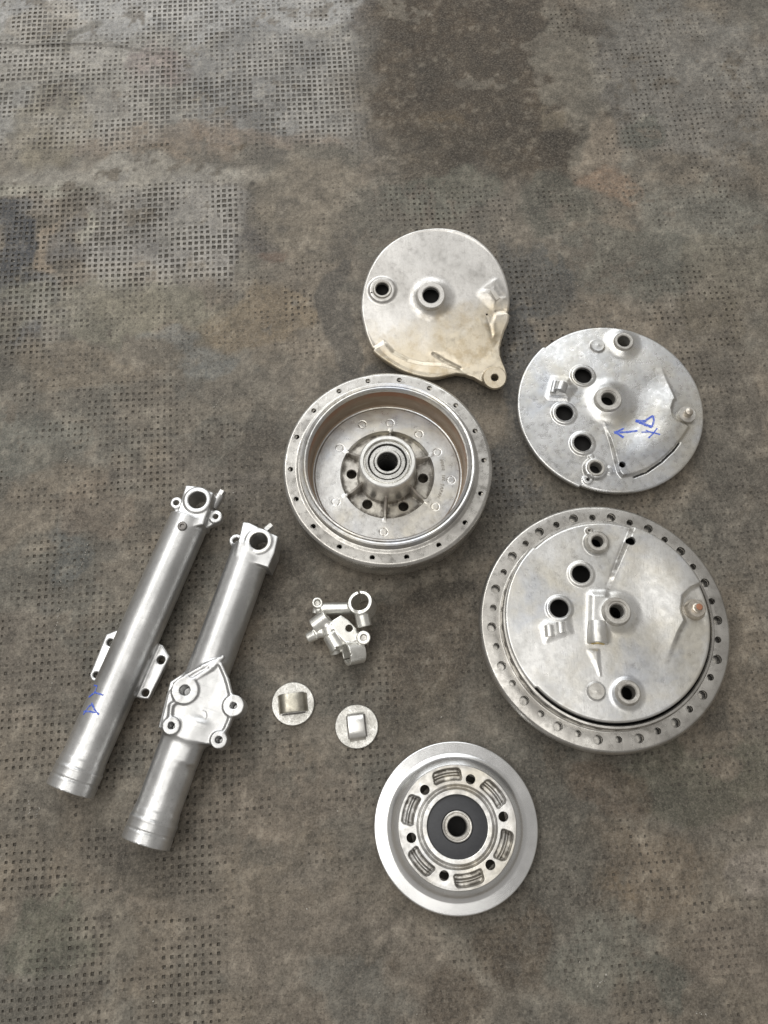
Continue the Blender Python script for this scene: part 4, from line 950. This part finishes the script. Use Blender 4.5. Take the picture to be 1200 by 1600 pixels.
# ------------------------------------------------------------------ FORK LEGS
def fork_frame(pb, pt, z):
    b = at(*pb, z); a = at(*pt, z); d = (a - b)[:2]; return Frame(b, rot_z=math.atan2(d[1], d[0])), float(np.linalg.norm(d))
def hexhead(p0, p1, r): return cyl(p0, p1, r, n=6)
def hexhead(p0, p1, r): return cyl(p0, p1, r, n=6)
def fork_tube(L, R, Rc):
    s = [S_cyl((0, 0, 0), (9.5, 0, 0), Rc), S_cyl((9, 0, 0), (12.5, 0, 0), Rc - .9), S_cyl((12, 0, 0), (20, 0, 0), Rc - .2), S_cyl((19.5, 0, 0), (28, 0, 0), Rc - .5, R), S_cyl((24, 0, 0), (L, 0, 0), R, R * .985)]
    return s
c5 = crop(.375, 50, 740)
def fork_plain():
    R = 20.0; F, L = fork_frame(c5(158, 1322), c5(668, 170), R)
    P1 = lambda x, y, z=0: F.loc(*c5(x, y), z); P = lambda zz, *pp: [P1(*p, zz) for p in pp]
    t = thing('fork_leg', 'plain fork leg on the left with blue marker on its tube', 'fork leg', F, group='fork legs')
    s = fork_tube(L - 6, R, 21.7)
    s += [S_prism(P(16, (640, 48), (700, 54), (757, 80), (737, 150), (715, 212), (655, 225), (596, 190), (615, 130)), -13, 16.5)]
    s += [S_prism(P(8, (588, 105), (608, 96), (640, 120), (628, 175), (590, 172), (592, 150), (578, 128)), 0, 6.5)]
    e1 = P1(600, 121, 8); e2 = P1(765, 179, 8)
    s += [S_cyl((*e1, -1), (*e1, 8), 6.0), S_cyl((*e2, -1), (*e2, 8.5), 6.4), S_prism(P(8, (712, 205), (728, 225), (790, 190), (772, 152), (745, 150)), -1, 7)]
    lug = P(-10, (357, 655), (312, 672), (243, 842), (252, 864), (300, 880), (450, 938), (490, 940), (577, 765), (548, 716))
    s += [S_prism(lug, -15, -6.5)]
    hh = [P1(*p, -6) for p in ((325, 703), (265, 838), (536, 776), (471, 913))]
    top = P1(690, 112, 16)
    s += [S_cyl((*top, 12), (*top, 18.2), 13.0)]
    cuts = [S_cyl((*top, -16), (*top, 30), 8.6), S_cyl((*e1, -6), (*e1, 20), 2.6), S_cyl((*e2, -6), (*e2, 20), 2.5), S_cyl((-5, 0, 0), (60, 0, 0), 16.5)]
    cuts += [S_cyl((*h, -30), (*h, 8), r) for h, r in zip(hh, (3.4, 2.7, 3.8, 3.4))]
    cast('fork_tube', s, cuts, M_fork, t, voxel=.85, k=2.2)
    b0 = P1(752, 142, -2); b1 = P1(792, 76, -2); d = (b1 - b0) / np.linalg.norm(b1 - b0)
    mesh_obj('axle_pinch_bolt', [cyl((*b0, -3), (*(b0 + d * 15), -3), 5.0), hexhead((*(b0 + d * 15), -3), (*(b0 + d * 20), -3), 4.0)], M_hub, t)
    q = P1(626, 219, 20)
    mesh_obj('drain_screw', lathe([(4.6, 14), (4.6, 20.6), (3.8, 21.2), (2.2, 21.2), (1.8, 19.8), (0.01, 19.8)], 28, q), M_dark, t)
    def ht(x, y): return np.sqrt(np.maximum(1, (R + .05) ** 2 - y ** 2))
    S = lambda *pp, w=1.5: stroke([P1(*p, 17) for p in pp], w, ht, lift=.12)
    mesh_obj('marker_writing', [S((253, 880), (270, 884), (262, 915), w=1.2), S((302, 925), (262, 912), (230, 930)), S((250, 955), (265, 985), (283, 1006)), S((212, 990), (245, 992), (270, 998)), S((212, 1004), (236, 972), (258, 958), w=1.2)], M_ink, t)
fork_plain()

def fork_bracket():
    R = 20.0; F, L = fork_frame(c5(473, 1542), c5(915, 330), R)
    P1 = lambda x, y, z=0: F.loc(*c5(x, y), z); P = lambda zz, *pp: [P1(*p, zz) for p in pp]
    t = thing('fork_leg', 'fork leg with a cast caliper bracket of four bosses, right of the plain one', 'fork leg', F, group='fork legs')
    s = fork_tube(L + 4, R, 21.7)
    s += [S_prism(P(17, (878, 200), (905, 204), (1027, 262), (1012, 330), (985, 392), (915, 370), (846, 346), (862, 270)), -14, 17.5)]
    e1 = P1(850, 279, 6); e2 = P1(1002, 352, -4); top = P1(945, 283, 17)
    s += [S_cyl((*e1, -3), (*e1, 6), 6.6), S_prism(P(6, (822, 270), (845, 318), (880, 300), (880, 262)), -3, 5), S_cyl((*e2, -10), (*e2, -2), 5.6)]
    s += [S_cyl((*top, 14), (*top, 18.6), 12.6)]
    # bracket: flat face over the tube, rising to ribs and bosses
    ZB = 20.5
    face = P(ZB, (780, 800), (815, 880), (850, 960), (835, 1010), (800, 1090), (770, 1130), (722, 1128), (640, 1105), (590, 1085), (535, 1060), (535, 1040), (568, 905), (598, 868), (640, 855), (700, 830))
    s += [(*S_prism(face, 6, ZB), 7.0), (*S_cyl((*P1(705, 1040, 10), 10.5), (*P1(640, 1195, 10), 8), 10.5, 9.0), 8.0)]
    skirt_ = P(4, (580, 870), (640, 830), (860, 950), (790, 1120), (700, 1130), (530, 1060)); s += [S_prism(skirt_, -4, 9)]
    bos = [(635, 902, 12.0, 4.6), (578, 1050, 7.8, 3.0), (838, 966, 9.6, 2.9), (777, 1109, 7.6, 3.0)]; bp = [P1(x, y, ZB + 4) for x, y, _, _ in bos]
    for (x, y, r, rh), q in zip(bos, bp): s += [S_cyl((*q, 2), (*q, ZB + 3.0), r)]
    rib = lambda r, *pp: S_rod([(*P1(*p, ZB + 1), ZB + .4) for p in pp], r)
    s += rib(2.1, (660, 868), (745, 812), (800, 760)) + rib(1.9, (785, 790), (815, 860), (836, 945)) + rib(1.9, (622, 935), (580, 965), (575, 1030)) + rib(1.7, (838, 985), (815, 1050), (790, 1095)) + rib(2.0, (590, 880), (640, 845), (710, 805), (780, 770))
    cuts = [S_cyl((*top, -17), (*top, 30), 8.4), S_cyl((*e1, -8), (*e1, 20), 3.2), S_cyl((*e2, -20), (*e2, 10), 2.4), S_cyl((-5, 0, 0), (60, 0, 0), 16.5)]
    for (x, y, r, rh), q in zip(bos, bp): cuts.append(S_cyl((*q, 6), (*q, ZB + 12), rh))
    cast('fork_tube', s, cuts, M_fork, t, voxel=.85, k=2.2)
    mesh_obj('axle_rim', lathe([(12.0, 18.0), (11.6, 19.4), (9.2, 19.4), (8.6, 18.8), (8.5, 12)], 56, P1(945, 283, 18)), M_machined, t)
    b0 = P1(985, 232, 0); b1 = P1(1003, 216, 0); d = (b1 - b0) / np.linalg.norm(b1 - b0)
    mesh_obj('axle_pinch_bolt', [hexhead((*(b0 - d * 3), 2), (*(b0 + d * 5), 2), 4.0)], M_hub, t)
    q = P1(705, 1008, ZB); mesh_obj('casting_mark', lathe([(5.6, ZB - 1), (5.4, ZB + .5), (5.0, ZB + .6), (4.6, ZB + .2), (.01, ZB + .2)], 32, q), M_fork, t)
    fl = lambda x, y: np.full(np.shape(x), ZB + .05)
    mesh_obj('casting_scratch', [stroke(P(ZB, (672 + k * 9, 1060), (680 + k * 9, 1046)), .7, fl) for k in range(3)] + [stroke(P(ZB, (735 - k * 6, 925 + k * 16), (739 - k * 6, 914 + k * 16)), .8, fl) for k in range(4)], M_dirty, t)
fork_bracket()

# ------------------------------------------------------------------ LEVER PERCHES heaped together
c6 = crop(160 / 1200, 460, 900)
def perch_upper():
    o = at(*c6(600, 380), 0); F = Frame(o)
    W = lambda x, y, z: np.array([*F.loc(*c6(x, y), z), z])
    t = thing('lever_perch', 'slim lever perch with a slit clamp ring standing upright, upper of the pair', 'lever perch', F, group='lever perches heaped together')
    T = W(765, 305, 26); Bo = T + np.array([4.6, -2.8, -18.0]); ax = (T - Bo) / np.linalg.norm(T - Bo)
    s = [S_cyl(Bo, T, 11.9)]
    l0, l1 = W(775, 370, 22), W(822, 592, 18)
    s += [S_cyl(l0, l1, 7.2), S_cyl(W(820, 440, 4), W(815, 470, 16), 6.5), S_cyl(W(690, 375, 17), W(320, 385, 13), 5.8), S_cyl(W(330, 395, 12), W(268, 395, 11), 5.2), S_cyl(W(268, 330, 3), W(270, 312, 20), 5.0), S_cyl(W(250, 440, 9), W(268, 330, 11), 3.6)]
    s += [S_prism([W(680, 215, 20)[:2], W(760, 190, 20)[:2], W(850, 165, 20)[:2], W(862, 230, 20)[:2], W(700, 260, 20)[:2]], 8, 22)]
    sl = T - np.array([0, 0, 0]); d = np.array([.45, .8, 0])
    a, b = W(735, 205, 24), W(830, 330, 8)
    cuts = [S_cyl(Bo - ax * 8, T + ax * 8, 8.5), S_cyl(W(268, 318, 6), W(270, 305, 30), 3.0), S_cyl(l1 + (l1 - l0) * -.3, l1 + (l1 - l0) * .3, 2.2)]
    n_ = np.array([-.85, .5]); c_ = W(745, 195, 24)[:2]; e_ = c_ + np.array([-2, 9]); f_ = W(775, 250, 24)[:2]
    dv = (f_ - e_) / np.linalg.norm(f_ - e_); nv = np.array([-dv[1], dv[0]]) * .6
    cuts.append(S_prism([e_ + nv, f_ + nv, f_ - nv, e_ - nv], -3, 40))
    cast('perch_body', s, cuts, M_perch, t, voxel=.4, k=1.6)
    mesh_obj('pivot_screw', [along(lathe([(3.0, -2), (3.0, .2), (2.4, .5), (.01, .3)], 24), l1 - (l1 - l0) / np.linalg.norm(l1 - l0) * 1.0, l1 + (l1 - l0))], M_bush, t)
def perch_lower():
    o = at(*c6(560, 780), 0); F = Frame(o)
    W = lambda x, y, z: np.array([*F.loc(*c6(x, y), z), z])
    t = thing('lever_perch', 'chunky lever perch with a flat drilled plate and a tipped clamp ring, nearer one', 'lever perch', F, group='lever perches heaped together')
    A = W(605, 915, 17); Bk = A + np.array([14.5, 4.0, -6.0]); ax = (A - Bk) / np.linalg.norm(A - Bk)
    s = [S_cyl(Bk, A, 11.2)]
    s += [S_cyl(W(425, 690, 15), W(520, 850, 14), 8.2), S_cyl(W(400, 620, 15), W(425, 690, 15), 6.5), S_cyl(W(470, 850, 9), W(490, 905, 7), 5.5)]
    s += [S_prism([W(*p, 22)[:2] for p in ((545, 455), (640, 520), (725, 615), (745, 680), (735, 760), (600, 790), (540, 730), (430, 590), (440, 520))], 15, 22)]
    s += [S_cyl(W(812, 722, 5), W(812, 722, 25), 6.4), S_prism([W(*p, 20)[:2] for p in ((700, 640), (800, 660), (870, 740), (860, 800), (700, 800), (640, 740))], 8, 20)]
    s += [S_cyl(W(222, 590, 14), W(385, 470, 18), 7.2), S_cyl(W(340, 520, 15), W(440, 650, 15), 6.4), S_cyl(W(290, 640, 12), W(420, 690, 13), 5.0), S_cyl(W(155, 730, 10), W(250, 680, 12), 4.8, 5.6), S_cyl(W(235, 690, 11), W(330, 655, 13), 4.6), S_cyl(W(245, 600, 13), W(245, 690, 11), 4.0)]
    cuts = [S_cyl(Bk - ax * 7, A + ax * 9, 8.3), S_cyl(W(642, 613, 8), W(642, 613, 34), 3.4), S_cyl(W(812, 722, 21), W(812, 722, 36), 3.0),
            S_cyl(W(180, 620, 13.2), W(275, 552, 15.2), 3.6), S_cyl(W(130, 760, 9), W(190, 722, 9), 2.0)]
    p = W(600, 985, 14); q = W(560, 920, 16)
    cuts.append(S_prism([p[:2] + (-4, 1.2), p[:2] + (6, 4.2), p[:2] + (6, 3), p[:2] + (-4, 0)], -5, 40))
    cast('perch_body', s, cuts, M_perch, t, voxel=.4, k=1.6)
    mesh_obj('pivot_screw', lathe([(3.2, 20), (3.2, 23.4), (2.6, 23.8), (.01, 23.6)], 24, W(812, 722, 25)[:2]), M_bush, t)
perch_upper(); perch_lower()
